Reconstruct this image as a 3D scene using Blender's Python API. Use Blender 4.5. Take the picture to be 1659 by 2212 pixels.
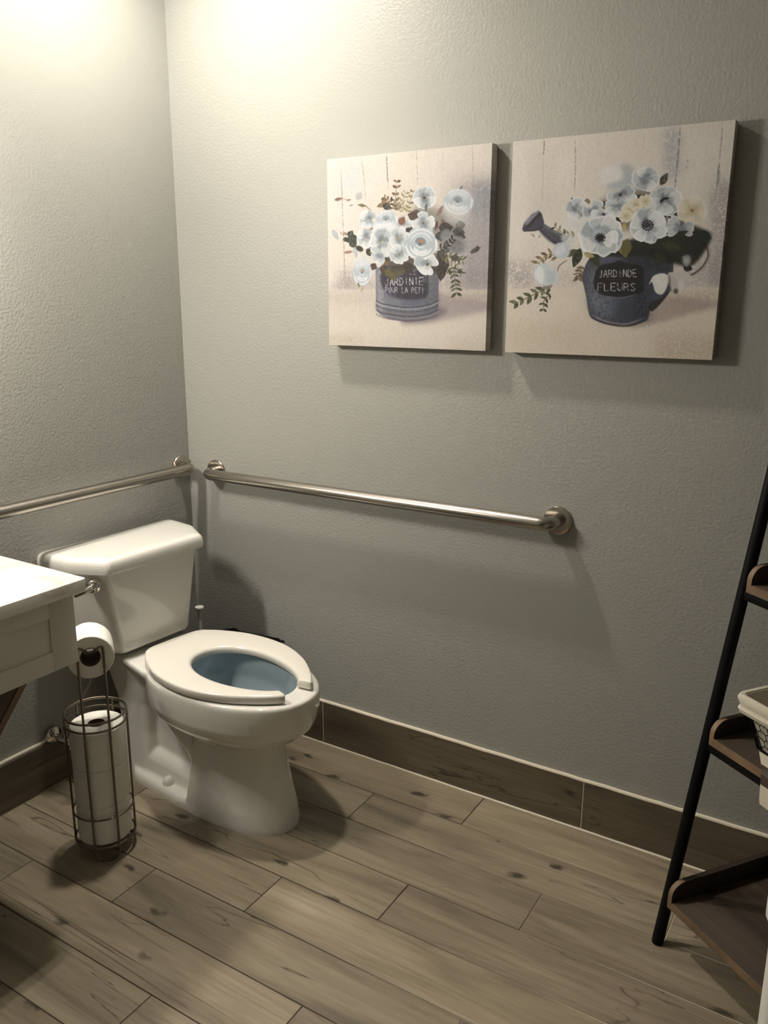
import bpy, bmesh, math, random
import numpy as np
from mathutils import Vector, Matrix

for o in list(bpy.data.objects):
    bpy.data.objects.remove(o, do_unlink=True)
SC = bpy.context.scene
COL = SC.collection
PI = math.pi

# ------------------------------------------------------------------ camera
cam_d = bpy.data.cameras.new('camera')
cam = bpy.data.objects.new('camera', cam_d)
COL.objects.link(cam)
cam_d.sensor_fit = 'VERTICAL'
cam_d.sensor_height = 36.0
cam_d.lens = 1806.5 / 2212 * 36.0
cam_d.clip_start = 0.02
_yaw, _pit, _rol = math.radians(121.721), math.radians(14.291), math.radians(0.246)
_f = Vector((math.cos(_yaw) * math.cos(_pit), math.sin(_yaw) * math.cos(_pit), -math.sin(_pit)))
_r = Vector((math.sin(_yaw), -math.cos(_yaw), 0))
_u = _r.cross(_f)
_r2 = _r * math.cos(_rol) + _u * math.sin(_rol)
_u2 = _u * math.cos(_rol) - _r * math.sin(_rol)
_m = Matrix((_r2, _u2, -_f)).transposed().to_4x4()
_m.translation = Vector((2.1126, -2.1091, 1.4802))
cam.matrix_world = _m
SC.camera = cam

# ------------------------------------------------------------------ world, exposure
w = bpy.data.worlds.new('world'); SC.world = w
w.use_nodes = True
w.node_tree.nodes['Background'].inputs[0].default_value = (0, 0, 0, 1)
w.node_tree.nodes['Background'].inputs[1].default_value = 0.0
vs = SC.view_settings
vs.view_transform = 'Standard'; vs.look = 'None'; vs.gamma = 1.0
vs.use_curve_mapping = False
vs.exposure = -0.12
DOWNLIGHT_W = 32.0
VANITY_W = 22.0          # per bulb, three bulbs
WARM = (1.0, 0.925, 0.815)

# ------------------------------------------------------------------ helpers
class MB:
    """collects vertices and faces"""
    def __init__(s): s.v = []; s.f = []
    def add(s, vs, fs):
        b = len(s.v); s.v += [tuple(p) for p in vs]; s.f += [tuple(i + b for i in f) for f in fs]; return s
    def box(s, a, b, M=None):
        x0, y0, z0 = a; x1, y1, z1 = b
        v = [(x0,y0,z0),(x1,y0,z0),(x1,y1,z0),(x0,y1,z0),(x0,y0,z1),(x1,y0,z1),(x1,y1,z1),(x0,y1,z1)]
        if M is not None: v = [M @ Vector(p) for p in v]
        return s.add(v, [(0,3,2,1),(4,5,6,7),(0,1,5,4),(1,2,6,5),(2,3,7,6),(3,0,4,7)])
    def loft(s, rings, cap0=True, cap1=True, closed=True):
        n = len(rings[0]); v = [p for r in rings for p in r]; f = []
        for k in range(len(rings) - 1):
            for i in range(n if closed else n - 1):
                j = (i + 1) % n
                f.append((k*n+i, k*n+j, (k+1)*n+j, (k+1)*n+i))
        if cap0: f.append(tuple(reversed(range(n))))
        if cap1: f.append(tuple((len(rings)-1)*n + i for i in range(n)))
        return s.add(v, f)
    def tube(s, pts, r, n=10, closed=False, cap=True):
        pts = [Vector(p) for p in pts]; m = len(pts); rings = []
        rr = r if hasattr(r, '__len__') else [r] * m
        up = None
        for i in range(m):
            if closed: t = pts[(i+1) % m] - pts[i-1]
            else: t = pts[min(i+1, m-1)] - pts[max(i-1, 0)]
            t.normalize()
            if up is None:
                a = Vector((0,0,1)) if abs(t.z) < .9 else Vector((1,0,0))
                up = (a - t * a.dot(t)).normalized()
            else:
                up = (up - t * up.dot(t)).normalized()
            sd = t.cross(up)
            rings.append([pts[i] + (up * math.cos(2*PI*k/n) + sd * math.sin(2*PI*k/n)) * rr[i] for k in range(n)])
        if closed:
            b = len(s.v); 
            v = [p for q in rings for p in q]; f = []
            for k in range(m):
                k2 = (k+1) % m
                for i in range(n):
                    j = (i+1) % n
                    f.append((k*n+i, k*n+j, k2*n+j, k2*n+i))
            return s.add(v, f)
        return s.loft(rings, cap, cap)
    def lathe(s, prof, n=32, c=(0,0,0), cap=True):
        rings = [[(c[0]+r*math.cos(2*PI*k/n), c[1]+r*math.sin(2*PI*k/n), c[2]+z) for k in range(n)] for r, z in prof]
        return s.loft(rings, cap, cap)
    def obj(s, name, mat, parent=None, smooth=True, angle=40, bevel=0, seg=2, M=None, sub=0):
        me = bpy.data.meshes.new(name)
        me.from_pydata([tuple(p) for p in s.v], [], s.f)
        bm = bmesh.new(); bm.from_mesh(me)
        bmesh.ops.recalc_face_normals(bm, faces=bm.faces)
        if bevel:
            ed = [e for e in bm.edges if len(e.link_faces) == 2 and e.calc_face_angle(0) > math.radians(30)]
            bmesh.ops.bevel(bm, geom=ed, offset=bevel, segments=seg, affect='EDGES', profile=.5, clamp_overlap=True)
        if M is not None: bm.transform(M)
        bm.to_mesh(me); bm.free()
        return link_mesh(name, me, mat, parent, smooth, angle)

def link_mesh(name, me, mat, parent=None, smooth=True, angle=40):
    if mat is not None and len(me.materials) == 0: me.materials.append(mat)
    if smooth:
        for p in me.polygons: p.use_smooth = True
        bm = bmesh.new(); bm.from_mesh(me)
        lim = math.radians(angle)
        for e in bm.edges:
            e.smooth = not (len(e.link_faces) == 2 and e.calc_face_angle(0) > lim)
        bm.to_mesh(me); bm.free()
    o = bpy.data.objects.new(name, me); COL.objects.link(o)
    if parent is not None: o.parent = parent
    return o

def thing(name, label, cat, loc=(0,0,0), rz=0, group=None):
    o = bpy.data.objects.new(name, None); COL.objects.link(o)
    o.empty_display_size = .05
    o.location = loc; o.rotation_euler = (0, 0, rz)
    return tag(o, label, cat, group)
def tag(o, label=None, cat=None, group=None, kind=None):
    if label: o['label'] = label
    if cat: o['category'] = cat
    if group: o['group'] = group
    if kind: o['kind'] = kind
    return o

def srgb(r, g, b):
    c = [x / 255 for x in (r, g, b)]
    return tuple(x / 12.92 if x <= .04045 else ((x + .055) / 1.055) ** 2.4 for x in c) + (1.0,)

# ------------------------------------------------------------------ materials
def newmat(name):
    m = bpy.data.materials.new(name); m.use_nodes = True
    nt = m.node_tree; b = nt.nodes['Principled BSDF']
    return m, nt, b
def nd(nt, typ, **kw):
    n = nt.nodes.new(typ)
    for k, val in kw.items():
        if k in n.inputs: n.inputs[k].default_value = val
        else: setattr(n, k, val)
    return n
def ramp(nt, fac, stops):
    r = nt.nodes.new('ShaderNodeValToRGB'); e = r.color_ramp.elements
    e[0].position, e[0].color = stops[0]; e[1].position, e[1].color = stops[-1]
    for p, c in stops[1:-1]:
        x = e.new(p); x.color = c
    nt.links.new(fac, r.inputs[0]); return r.outputs[0]
def mix(nt, fac, a, b, mode='MIX'):
    m = nt.nodes.new('ShaderNodeMix'); m.data_type = 'RGBA'; m.blend_type = mode
    for sock, val in ((0, fac), (6, a), (7, b)):
        if hasattr(val, 'is_linked') or hasattr(val, 'links'): nt.links.new(val, m.inputs[sock])
        else: m.inputs[sock].default_value = val
    return m.outputs[2]
def mapping(nt, vec, scale=(1,1,1), loc=(0,0,0)):
    m = nt.nodes.new('ShaderNodeMapping'); nt.links.new(vec, m.inputs[0])
    m.inputs['Scale'].default_value = scale
    if hasattr(loc, 'links'): nt.links.new(loc, m.inputs['Location'])
    else: m.inputs['Location'].default_value = loc
    return m.outputs[0]
def noise(nt, vec, scale, detail=3, rough=.55, dist=0):
    n = nd(nt, 'ShaderNodeTexNoise'); nt.links.new(vec, n.inputs['Vector'])
    n.inputs['Scale'].default_value = scale; n.inputs['Detail'].default_value = detail
    n.inputs['Roughness'].default_value = rough; n.inputs['Distortion'].default_value = dist
    return n.outputs[0]
def bump(nt, b, h, strength, dist=.001):
    n = nd(nt, 'ShaderNodeBump'); nt.links.new(h, n.inputs['Height'])
    n.inputs['Strength'].default_value = strength; n.inputs['Distance'].default_value = dist
    nt.links.new(n.outputs[0], b.inputs['Normal'])
def objco(nt): return nt.nodes.new('ShaderNodeTexCoord').outputs['Object']

def plain(name, col, rough=.5, metal=0, spec=.5, coat=0, bumps=None, var=0):
    m, nt, b = newmat(name)
    b.inputs['Base Color'].default_value = col; b.inputs['Roughness'].default_value = rough
    b.inputs['Metallic'].default_value = metal; b.inputs['Specular IOR Level'].default_value = spec
    b.inputs['Coat Weight'].default_value = coat; b.inputs['Coat Roughness'].default_value = .05
    if var:
        n = noise(nt, objco(nt), 14, 4)
        c = ramp(nt, n, [(.3, tuple(x*(1-var) for x in col[:3])+(1,)), (.7, tuple(min(1, x*(1+var)) for x in col[:3])+(1,))])
        nt.links.new(c, b.inputs['Base Color'])
    if bumps:
        bump(nt, b, noise(nt, objco(nt), bumps[0], 3), bumps[1], bumps[2])
    return m

def wall_paint(name, col):
    m, nt, b = newmat(name)
    co = objco(nt)
    n1 = noise(nt, co, 125, 1.5, .5); n2 = noise(nt, co, 300, 1, .5)
    mx = nd(nt, 'ShaderNodeMath', operation='MULTIPLY_ADD'); nt.links.new(n2, mx.inputs[0]); mx.inputs[1].default_value = .4; nt.links.new(n1, mx.inputs[2])
    bump(nt, b, mx.outputs[0], .5, .0024)
    b.inputs['Base Color'].default_value = col
    b.inputs['Roughness'].default_value = .42
    b.inputs['Specular IOR Level'].default_value = .35
    return m

def wood(name, cols, along='x', scale=1.0, rough=.4, spec=.4, crack=True, bumpy=.25, tone=.25):
    """plank wood: cols dark..light; grain runs along one local axis, every object gets its own cut of it"""
    m, nt, b = newmat(name)
    co = objco(nt); oi = nt.nodes.new('ShaderNodeObjectInfo')
    off = nd(nt, 'ShaderNodeCombineXYZ')
    mul = nd(nt, 'ShaderNodeMath', operation='MULTIPLY'); nt.links.new(oi.outputs['Random'], mul.inputs[0]); mul.inputs[1].default_value = 37.0
    for i in range(3): nt.links.new(mul.outputs[0], off.inputs[i])
    ax = 'xyz'.index(along)
    st = [1.0, 1.0, 1.0]; st[ax] = .12
    v1 = mapping(nt, co, tuple(a * scale for a in st), off.outputs[0])
    st2 = [1.0, 1.0, 1.0]; st2[ax] = .045
    v2 = mapping(nt, co, tuple(a * scale for a in st2), off.outputs[0])
    broad = noise(nt, v1, 11, 4, .6, .7)
    fine = noise(nt, v2, 120, 5, .65, .3)
    base = ramp(nt, broad, [(.28, cols[0]), (.48, cols[1]), (.72, cols[2])])
    fg = ramp(nt, fine, [(.3, (.74,.74,.74,1)), (.62, (1.06,1.06,1.06,1))])
    c = mix(nt, .75, base, fg, 'MULTIPLY')
    # tone per plank
    tr = ramp(nt, oi.outputs['Random'], [(0, (1-tone,1-tone,1-tone*1.02,1)), (1, (1+tone*.35,1+tone*.33,1+tone*.3,1))])
    c = mix(nt, 1.0, c, tr, 'MULTIPLY')
    hgt = fine
    if crack:
        # knots: sparse voronoi cells, elongated
        st3 = [1.0, 1.0, 1.0]; st3[ax] = .5
        vk = mapping(nt, co, tuple(a * scale for a in st3), off.outputs[0])
        wob = noise(nt, vk, 40, 3)
        vk2 = nd(nt, 'ShaderNodeVectorMath', operation='MULTIPLY_ADD')
        cw = nd(nt, 'ShaderNodeCombineXYZ')
        for i in range(3): nt.links.new(wob, cw.inputs[i])
        nt.links.new(cw.outputs[0], vk2.inputs[0]); vk2.inputs[1].default_value = (.035, .035, .035); nt.links.new(vk, vk2.inputs[2])
        vo = nd(nt, 'ShaderNodeTexVoronoi'); vo.voronoi_dimensions = '2D'; nt.links.new(vk2.outputs[0], vo.inputs['Vector']); vo.inputs['Scale'].default_value = 6.0
        vo.inputs['Randomness'].default_value = 1.0
        kn = ramp(nt, vo.outputs['Distance'], [(.03, (1,1,1,1)), (.085, (0,0,0,1))])
        big = noise(nt, vk, 3.0, 1)
        km = ramp(nt, big, [(.44, (0,0,0,1)), (.52, (1,1,1,1))])
        kk = mix(nt, 1.0, kn, km, 'MULTIPLY')
        c = mix(nt, kk, c, tuple(x * .38 for x in cols[0][:3]) + (1,))
        # long dark hairline checks: thin iso-lines of a stretched noise
        st4 = [1.0, 1.0, 1.0]; st4[ax] = .10
        v4 = mapping(nt, co, tuple(a * scale for a in st4), off.outputs[0])
        lines = noise(nt, v4, 7.0, 4, .5, 1.0)
        sub = nd(nt, 'ShaderNodeMath', operation='SUBTRACT'); nt.links.new(lines, sub.inputs[0]); sub.inputs[1].default_value = .5
        ab = nd(nt, 'ShaderNodeMath', operation='ABSOLUTE'); nt.links.new(sub.outputs[0], ab.inputs[0])
        ln = ramp(nt, ab.outputs[0], [(.0, (1,1,1,1)), (.0055, (0,0,0,1))])
        gate = ramp(nt, noise(nt, v1, 5.5, 2), [(.44, (0,0,0,1)), (.54, (.9,.9,.9,1))])
        lk = mix(nt, 1.0, ln, gate, 'MULTIPLY')
        c = mix(nt, lk, c, tuple(x * .32 for x in cols[0][:3]) + (1,))
    nt.links.new(c, b.inputs['Base Color'])
    b.inputs['Roughness'].default_value = rough; b.inputs['Specular IOR Level'].default_value = spec
    bump(nt, b, hgt, bumpy, .0006)
    return m

def brushed(name, col, rough, ax='x'):
    m, nt, b = newmat(name)
    st = [240, 240, 240]; st['xyz'.index(ax)] = 3
    n = noise(nt, mapping(nt, objco(nt), tuple(st)), 1, 3)
    nt.links.new(ramp(nt, n, [(.3, tuple(x*.86 for x in col[:3])+(1,)), (.7, col)]), b.inputs['Base Color'])
    b.inputs['Metallic'].default_value = 1; b.inputs['Roughness'].default_value = rough
    return m

def emitter(name, col, strength):
    m = bpy.data.materials.new(name); m.use_nodes = True; nt = m.node_tree
    nt.nodes.clear()
    e = nt.nodes.new('ShaderNodeEmission'); e.inputs[0].default_value = col + (1,); e.inputs[1].default_value = strength
    o = nt.nodes.new('ShaderNodeOutputMaterial'); nt.links.new(e.outputs[0], o.inputs[0])
    return m

WALLC = srgb(153, 153, 147)
M_wall = wall_paint('wall_paint', WALLC)
M_ceil = plain('ceiling_paint', srgb(178, 176, 168), .8, bumps=(120, .3, .001))
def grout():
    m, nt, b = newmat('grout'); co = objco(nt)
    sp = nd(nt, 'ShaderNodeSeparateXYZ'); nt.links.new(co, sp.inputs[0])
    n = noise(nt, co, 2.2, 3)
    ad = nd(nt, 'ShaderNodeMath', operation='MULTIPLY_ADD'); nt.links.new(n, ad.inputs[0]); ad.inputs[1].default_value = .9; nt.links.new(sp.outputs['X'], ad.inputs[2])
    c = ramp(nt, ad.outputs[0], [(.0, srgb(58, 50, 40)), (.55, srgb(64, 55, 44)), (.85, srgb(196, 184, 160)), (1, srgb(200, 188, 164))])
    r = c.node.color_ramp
    # joint shading painted into the grout colour: dark at left, light at right
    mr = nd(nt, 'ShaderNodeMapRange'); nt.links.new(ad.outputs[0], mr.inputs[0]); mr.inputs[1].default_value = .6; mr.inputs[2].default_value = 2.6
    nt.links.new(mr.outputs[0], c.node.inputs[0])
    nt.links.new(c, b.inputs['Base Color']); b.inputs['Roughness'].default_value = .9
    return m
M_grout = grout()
M_caulk = plain('caulk', srgb(216, 207, 188), .6)
M_floor = wood('floor_tile', (srgb(110,100,84), srgb(144,132,112), srgb(168,156,135)), 'x', rough=.42)
M_base = wood('baseboard_tile', (srgb(76,67,55), srgb(98,88,73), srgb(118,107,90)), 'x', rough=.42, tone=.15)
M_porc = plain('porcelain', srgb(222, 220, 213), .07, spec=.5, coat=.6)
M_seat = plain('seat_plastic', srgb(221, 217, 208), .14, spec=.5)
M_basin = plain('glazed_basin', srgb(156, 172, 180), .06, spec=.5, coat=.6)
M_steel = brushed('brushed_steel_x', (.44, .405, .36, 1), .27, 'x')
M_steel_y = brushed('brushed_steel_y', (.44, .405, .36, 1), .27, 'y')
M_plate = plain('satin_steel', (.50, .46, .40, 1), .22, metal=1)
M_chrome = plain('chrome', (.72, .70, .66, 1), .05, metal=1)
M_wire = plain('bronze_wire', (.20, .17, .135, 1), .34, metal=1)
M_paper = plain('tissue_paper', srgb(235, 232, 224), .95, spec=.1, bumps=(220, .25, .0008))
M_core = plain('cardboard_core', srgb(96, 78, 58), .9)
M_quartz = None
M_vanity = plain('vanity_paint', srgb(212, 209, 199), .38)
M_bluebk = plain('black_metal', (.0025, .0025, .0028, 1), .55, spec=.15)
M_bag = plain('black_bag', (.012, .012, .012, 1), .22, spec=.6)
M_binp = plain('bin_plastic', (.03, .028, .026, 1), .5)
M_whitep = plain('white_plastic', srgb(230, 228, 222), .3)
M_dwood = wood('dark_panel_wood', (srgb(40,24,13), srgb(62,38,21), srgb(86,56,33)), 'y', rough=.45, crack=False)
M_shelfw = wood('shelf_wood', (srgb(48,40,33), srgb(67,56,47), srgb(87,74,62)), 'x', rough=.5, crack=False, tone=.1)
M_railw = wood('shelf_rail_wood', (srgb(40,31,25), srgb(55,44,36), srgb(72,58,48)), 'y', rough=.5, crack=False, tone=.1)
M_edgew = plain('worn_edge_wood', srgb(116, 95, 73), .6, var=.3)
M_liner = plain('cotton_liner', srgb(205, 198, 182), .95, spec=.1, bumps=(400, .4, .0006))
M_hose = plain('braided_hose', (.30, .29, .27, 1), .35, metal=1, bumps=(900, .5, .0006))
M_water = None
def quartz():
    m, nt, b = newmat('white_quartz'); co = objco(nt)
    n = noise(nt, co, 5, 5, .6, 1.2)
    v = nd(nt, 'ShaderNodeMath', operation='SUBTRACT'); nt.links.new(n, v.inputs[0]); v.inputs[1].default_value = .56
    a = nd(nt, 'ShaderNodeMath', operation='ABSOLUTE'); nt.links.new(v.outputs[0], a.inputs[0])
    c = ramp(nt, a.outputs[0], [(0, srgb(212,203,196)), (.05, srgb(236,232,224))])
    nt.links.new(c, b.inputs['Base Color']); b.inputs['Roughness'].default_value = .14
    return m
M_quartz = quartz()
def water():
    m, nt, b = newmat('bowl_water')
    b.inputs['Base Color'].default_value = (.82, .92, .96, 1); b.inputs['Roughness'].default_value = .01
    b.inputs['Transmission Weight'].default_value = 1.0; b.inputs['IOR'].default_value = 1.33
    return m
M_water = water()

# ------------------------------------------------------------------ room shell
RX, RY, RZ = 3.40, -2.95, 2.67
def struct(name, mb, mat, smooth=False):
    o = mb.obj(name, mat, None, smooth); tag(o, kind='structure'); return o
struct('wall_left', MB().box((-.1, RY-.1, 0), (0, .1, RZ)), M_wall)['label'] = 'grey textured wall behind the toilet and vanity'
struct('wall_right', MB().box((0, 0, 0), (RX, .1, RZ)), M_wall)['label'] = 'grey textured wall with the two canvases and long grab bar'
struct('wall_side', MB().box((RX, RY-.1, 0), (RX+.1, .1, RZ)), M_wall)
# unseen wall behind: set back, with an open door hole, to lessen bounce light
struct('wall_back_unseen', MB().box((0, RY-.1, 0), (1.55, RY, RZ)).box((2.47, RY-.1, 0), (RX, RY, RZ)).box((1.55, RY-.1, 2.05), (2.47, RY, RZ)), M_wall)
# ceiling, with the round hole of the recessed light
HX, HY, HR = .40, -.46, .062
mb = MB(); n = 32
ring = [(HX + HR*math.cos(2*PI*k/n), HY + HR*math.sin(2*PI*k/n)) for k in range(n)]
sq = []
for k in range(n):
    a = 2*PI*k/n; c_, s_ = math.cos(a), math.sin(a); q = .3/max(abs(c_), abs(s_)); sq.append((HX+q*c_, HY+q*s_))
for z in (RZ, RZ+.03):
    mb.add([(x, y, z) for x, y in ring] + [(x, y, z) for x, y in sq], [(k, (k+1)%n, n+(k+1)%n, n+k) for k in range(n)])
for a, b_ in (((-.1, RY-.1), (HX-.3, .1)), ((HX+.3, RY-.1), (RX+.1, .1)), ((HX-.3, RY-.1), (HX+.3, HY-.3)), ((HX-.3, HY+.3), (HX+.3, .1))):
    mb.box((a[0], a[1], RZ), (b_[0], b_[1], RZ+.03))
struct('ceiling', mb, M_ceil)

# floor: grout bed with wood-look planks, thirds bond
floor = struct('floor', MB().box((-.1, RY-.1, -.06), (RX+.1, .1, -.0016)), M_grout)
floor['label'] = 'wood-look plank tile floor laid in thirds bond'
PW, PL, GAP = .152, .914, .0024
JX = [.271, .887, .580]          # joint offsets of rows 1, 2, 3 and so on
plank_cache = {}
def plank_mesh(L, Wd, mat, T=.008, key='p', vert=False):
    k = (key, round(L, 4), round(Wd, 4))
    if k not in plank_cache:
        o = MB().box((0, -Wd, -T), (L, 0, 0)).obj('plank', mat, None, True, 40, .0009, 1)
        if vert: o.data.transform(Matrix.Rotation(PI/2, 4, 'X') @ Matrix.Translation((0, Wd, 0)))
        plank_cache[k] = o.data; bpy.data.objects.remove(o)
    return plank_cache[k]
rows = [(-.011, -.174)] + [(-.174 - PW*k, -.174 - PW*(k+1)) for k in range(20)]
for i, (ya, yb) in enumerate(rows):
    if ya < RY: break
    yb = max(yb, RY)
    x = JX[i % 3] - PL * 2
    while x < RX:
        x0, x1 = max(x, .011), min(x + PL, RX)
        if x1 - x0 > .01:
            o = bpy.data.objects.new('plank', plank_mesh(x1-x0-GAP, ya-yb-GAP, M_floor)); COL.objects.link(o)
            o.parent = floor; o.location = (x0+GAP/2, ya-GAP/2, random.Random(i*7+int(x*10)).uniform(-.0003, .0003))
        x += PL
# tile baseboards
BH = .155
bb = struct('baseboard_right', MB().box((0, -.0085, 0), (RX, 0, BH-.004)), M_caulk)
bb['label'] = 'wood-look tile baseboard under the canvases'
for x0, x1 in ((.012, .573), (.573, 1.486), (1.486, 2.4), (2.4, RX-.004)):
    o = bpy.data.objects.new('tile', plank_mesh(x1-x0-.004, BH-.006, M_base, .009, 'b', True)); COL.objects.link(o)
    o.parent = bb; o.location = (x0+.002, -.0105, .003)
bl = struct('baseboard_left', MB().box((0, RY, 0), (.0085, 0, BH-.004)), M_caulk)
bl['label'] = 'wood-look tile baseboard behind the toilet'
for y0, y1 in ((-.55, -.012), (-1.464, -.55), (-2.378, -1.464), (RY+.004, -2.378)):
    o = bpy.data.objects.new('tile', plank_mesh(y1-y0-.004, BH-.006, M_base, .009, 'b', True)); COL.objects.link(o)
    o.parent = bl; o.rotation_euler = (0, 0, -PI/2); o.location = (.0105, y1-.002, .003)
def bead(name, pts, r, mat, parent):
    return MB().tube(pts, r, 8).obj(name, mat, parent)
rb = random.Random(5)
def wob(a, b_, n, s): return [tuple(a[i] + (b_[i]-a[i])*k/n + rb.uniform(-s, s) for i in range(3)) for k in range(n+1)]
bead('caulk_bead', wob((.0, -.0055, BH-.001), (RX, -.0055, BH-.001), 90, .0006), .0060, M_caulk, bb)
bead('caulk_bead', wob((.01, -.0135, -.001), (RX, -.0135, -.001), 90, .0005), .004, M_caulk, bb)
bead('caulk_bead', wob((.0055, 0, BH-.001), (.0055, RY, BH-.001), 80, .0006), .0060, M_caulk, bl)
bead('caulk_bead', wob((.0135, -.01, -.001), (.0135, RY, -.001), 80, .0005), .004, M_caulk, bl)

# ------------------------------------------------------------------ lamps
def downlight():
    t = thing('ceiling_light', 'recessed ceiling downlight with four small lamps above the toilet', 'ceiling light', (HX, HY, RZ))
    mb = MB(); mb.lathe([(.060, .028), (.060, 0), (.078, -.004), (.078, -.001), (.061, .0)], 32, cap=False)
    mb.obj('trim_ring', M_whitep, t)
    MB().lathe([(.0615, .029), (.0615, .034)], 32).obj('housing', M_whitep, t)
    A = 4 * PI * .017**2
    em = emitter('led_emission', WARM, DOWNLIGHT_W / (PI * A))
    for sx in (-1, 1):
        for sy in (-1, 1):
            MB().lathe([(.017, .0), (.017, .004)], 16, (sx*.027, sy*.027, .022)).obj('lamp', em, t, False)
    return t
downlight()
def vanity_light():
    t = thing('wall_light', 'bar wall light with three round bulbs above the vanity', 'wall light', (0, -1.175, 1.88))
    MB().box((.001, -.20, -.05), (.02, .20, .05)).obj('backplate', M_plate, t, bevel=.005)
    em = emitter('bulb_emission', WARM, VANITY_W / (4 * PI**2 * .04**2))
    for y in (-.11, 0, .11):
        MB().tube([(.02, y, 0), (.09, y, 0), (.105, y, -.01), (.11, y, -.03)], .009).obj('arm', M_plate, t)
        MB().lathe([(.022, -.055), (.024, -.03), (.012, -.022)], 20, (.11, y, 0)).obj('socket', M_plate, t)
        MB().lathe([(.012, .039), (.026, .031), (.036, .018), (.04, 0), (.036, -.018), (.026, -.031), (.012, -.039)], 20, (.11, y, -.09)).obj('bulb', em, t)
vanity_light()

# ------------------------------------------------------------------ grab bars
def arc(c, r, a0, a1, n, ex, ey):
    c, ex, ey = Vector(c), Vector(ex), Vector(ey)
    return [c + ex*(r*math.cos(a0+(a1-a0)*k/n)) + ey*(r*math.sin(a0+(a1-a0)*k/n)) for k in range(n+1)]
def grab_bar(label, loc, rz, L, mat):
    """bar along local x, wall plane at local y=0, room towards local -y"""
    t = thing('grab_bar', label, 'grab bar', loc, rz, 'stainless grab bars')
    so, R, br = .060, .019, .032
    p = [Vector((0, -.002, 0)), Vector((0, -so+br, 0))]
    p += arc((br, -so+br, 0), br, PI, PI*1.5, 8, (1,0,0), (0,1,0))[1:]
    p += [Vector((L*k/8, -so, 0)) for k in range(1, 8)]
    p += arc((L-br, -so+br, 0), br, -PI/2, 0, 8, (1,0,0), (0,1,0))
    p += [Vector((L, -.002, 0))]
    MB().tube(p, R, 20).obj('bar', mat, t)
    for x in (0, L):
        M = Matrix.Translation((x, 0, 0)) @ Matrix.Rotation(PI/2, 4, 'X')
        MB().lathe([(.040, .0005), (.040, .006), (.0385, .0085), (.034, .0095), (.0215, .0095)], 36).obj('flange', M_plate, t, True, 30, M=M)
    return t
grab_bar('long stainless grab bar below the two flower canvases', (.130, 0, .9013), 0, 1.233, M_steel)
g2 = grab_bar('stainless grab bar on the wall above the toilet tank', (0, -.960, .911), PI/2, .915, M_steel)

# ------------------------------------------------------------------ toilet
def spline(pts, x):
    """monotone-ish interpolation of (x, y) pairs"""
    for i in range(len(pts)-1):
        if x <= pts[i+1][0]:
            a, b_ = pts[i], pts[i+1]; t = (x-a[0])/(b_[0]-a[0])
            p0 = pts[max(i-1, 0)]; p3 = pts[min(i+2, len(pts)-1)]
            m0 = (b_[1]-p0[1])/(b_[0]-p0[0]); m1 = (p3[1]-a[1])/(p3[0]-a[0]); h = b_[0]-a[0]
            return ((2*t**3-3*t**2+1)*a[1] + (t**3-2*t**2+t)*h*m0 + (-2*t**3+3*t**2)*b_[1] + (t**3-t**2)*h*m1)
    return pts[-1][1]
def round_poly(pts, rad, seg=6):
    out = []; n = len(pts)
    for i in range(n):
        p = Vector(pts[i]).to_2d(); a = Vector(pts[i-1]).to_2d(); b_ = Vector(pts[(i+1) % n]).to_2d()
        r = rad[i] if hasattr(rad, '__len__') else rad
        u, w_ = (a-p).normalized(), (b_-p).normalized()
        ang = u.angle(w_); d = min(r / math.tan(ang/2), .49*(a-p).length, .49*(b_-p).length)
        rr = d * math.tan(ang/2)
        c = p + (u+w_).normalized() * (rr / math.sin(ang/2))
        s, e = p + u*d - c, p + w_*d - c
        a0 = math.atan2(s.y, s.x); da = math.atan2(e.y, e.x) - a0
        while da > PI: da -= 2*PI
        while da < -PI: da += 2*PI
        out += [(c.x + rr*math.cos(a0+da*k/seg), c.y + rr*math.sin(a0+da*k/seg)) for k in range(seg+1)]
    return out
def egg(xb, xf, hw, xm, n=48, pb=2.3, pf=2.1):
    r = []
    for k in range(n):
        a = 2*PI*k/n; c_, s_ = math.cos(a), math.sin(a)
        p = pf if c_ > 0 else pb; L = (xf-xm) if c_ > 0 else (xm-xb)
        r.append((xm + math.copysign(abs(c_)**(2/p), c_)*L, math.copysign(abs(s_)**(2/p), s_)*hw))
    return r
def ring(o2, z): return [(x, y, z) for x, y in o2]

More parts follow.
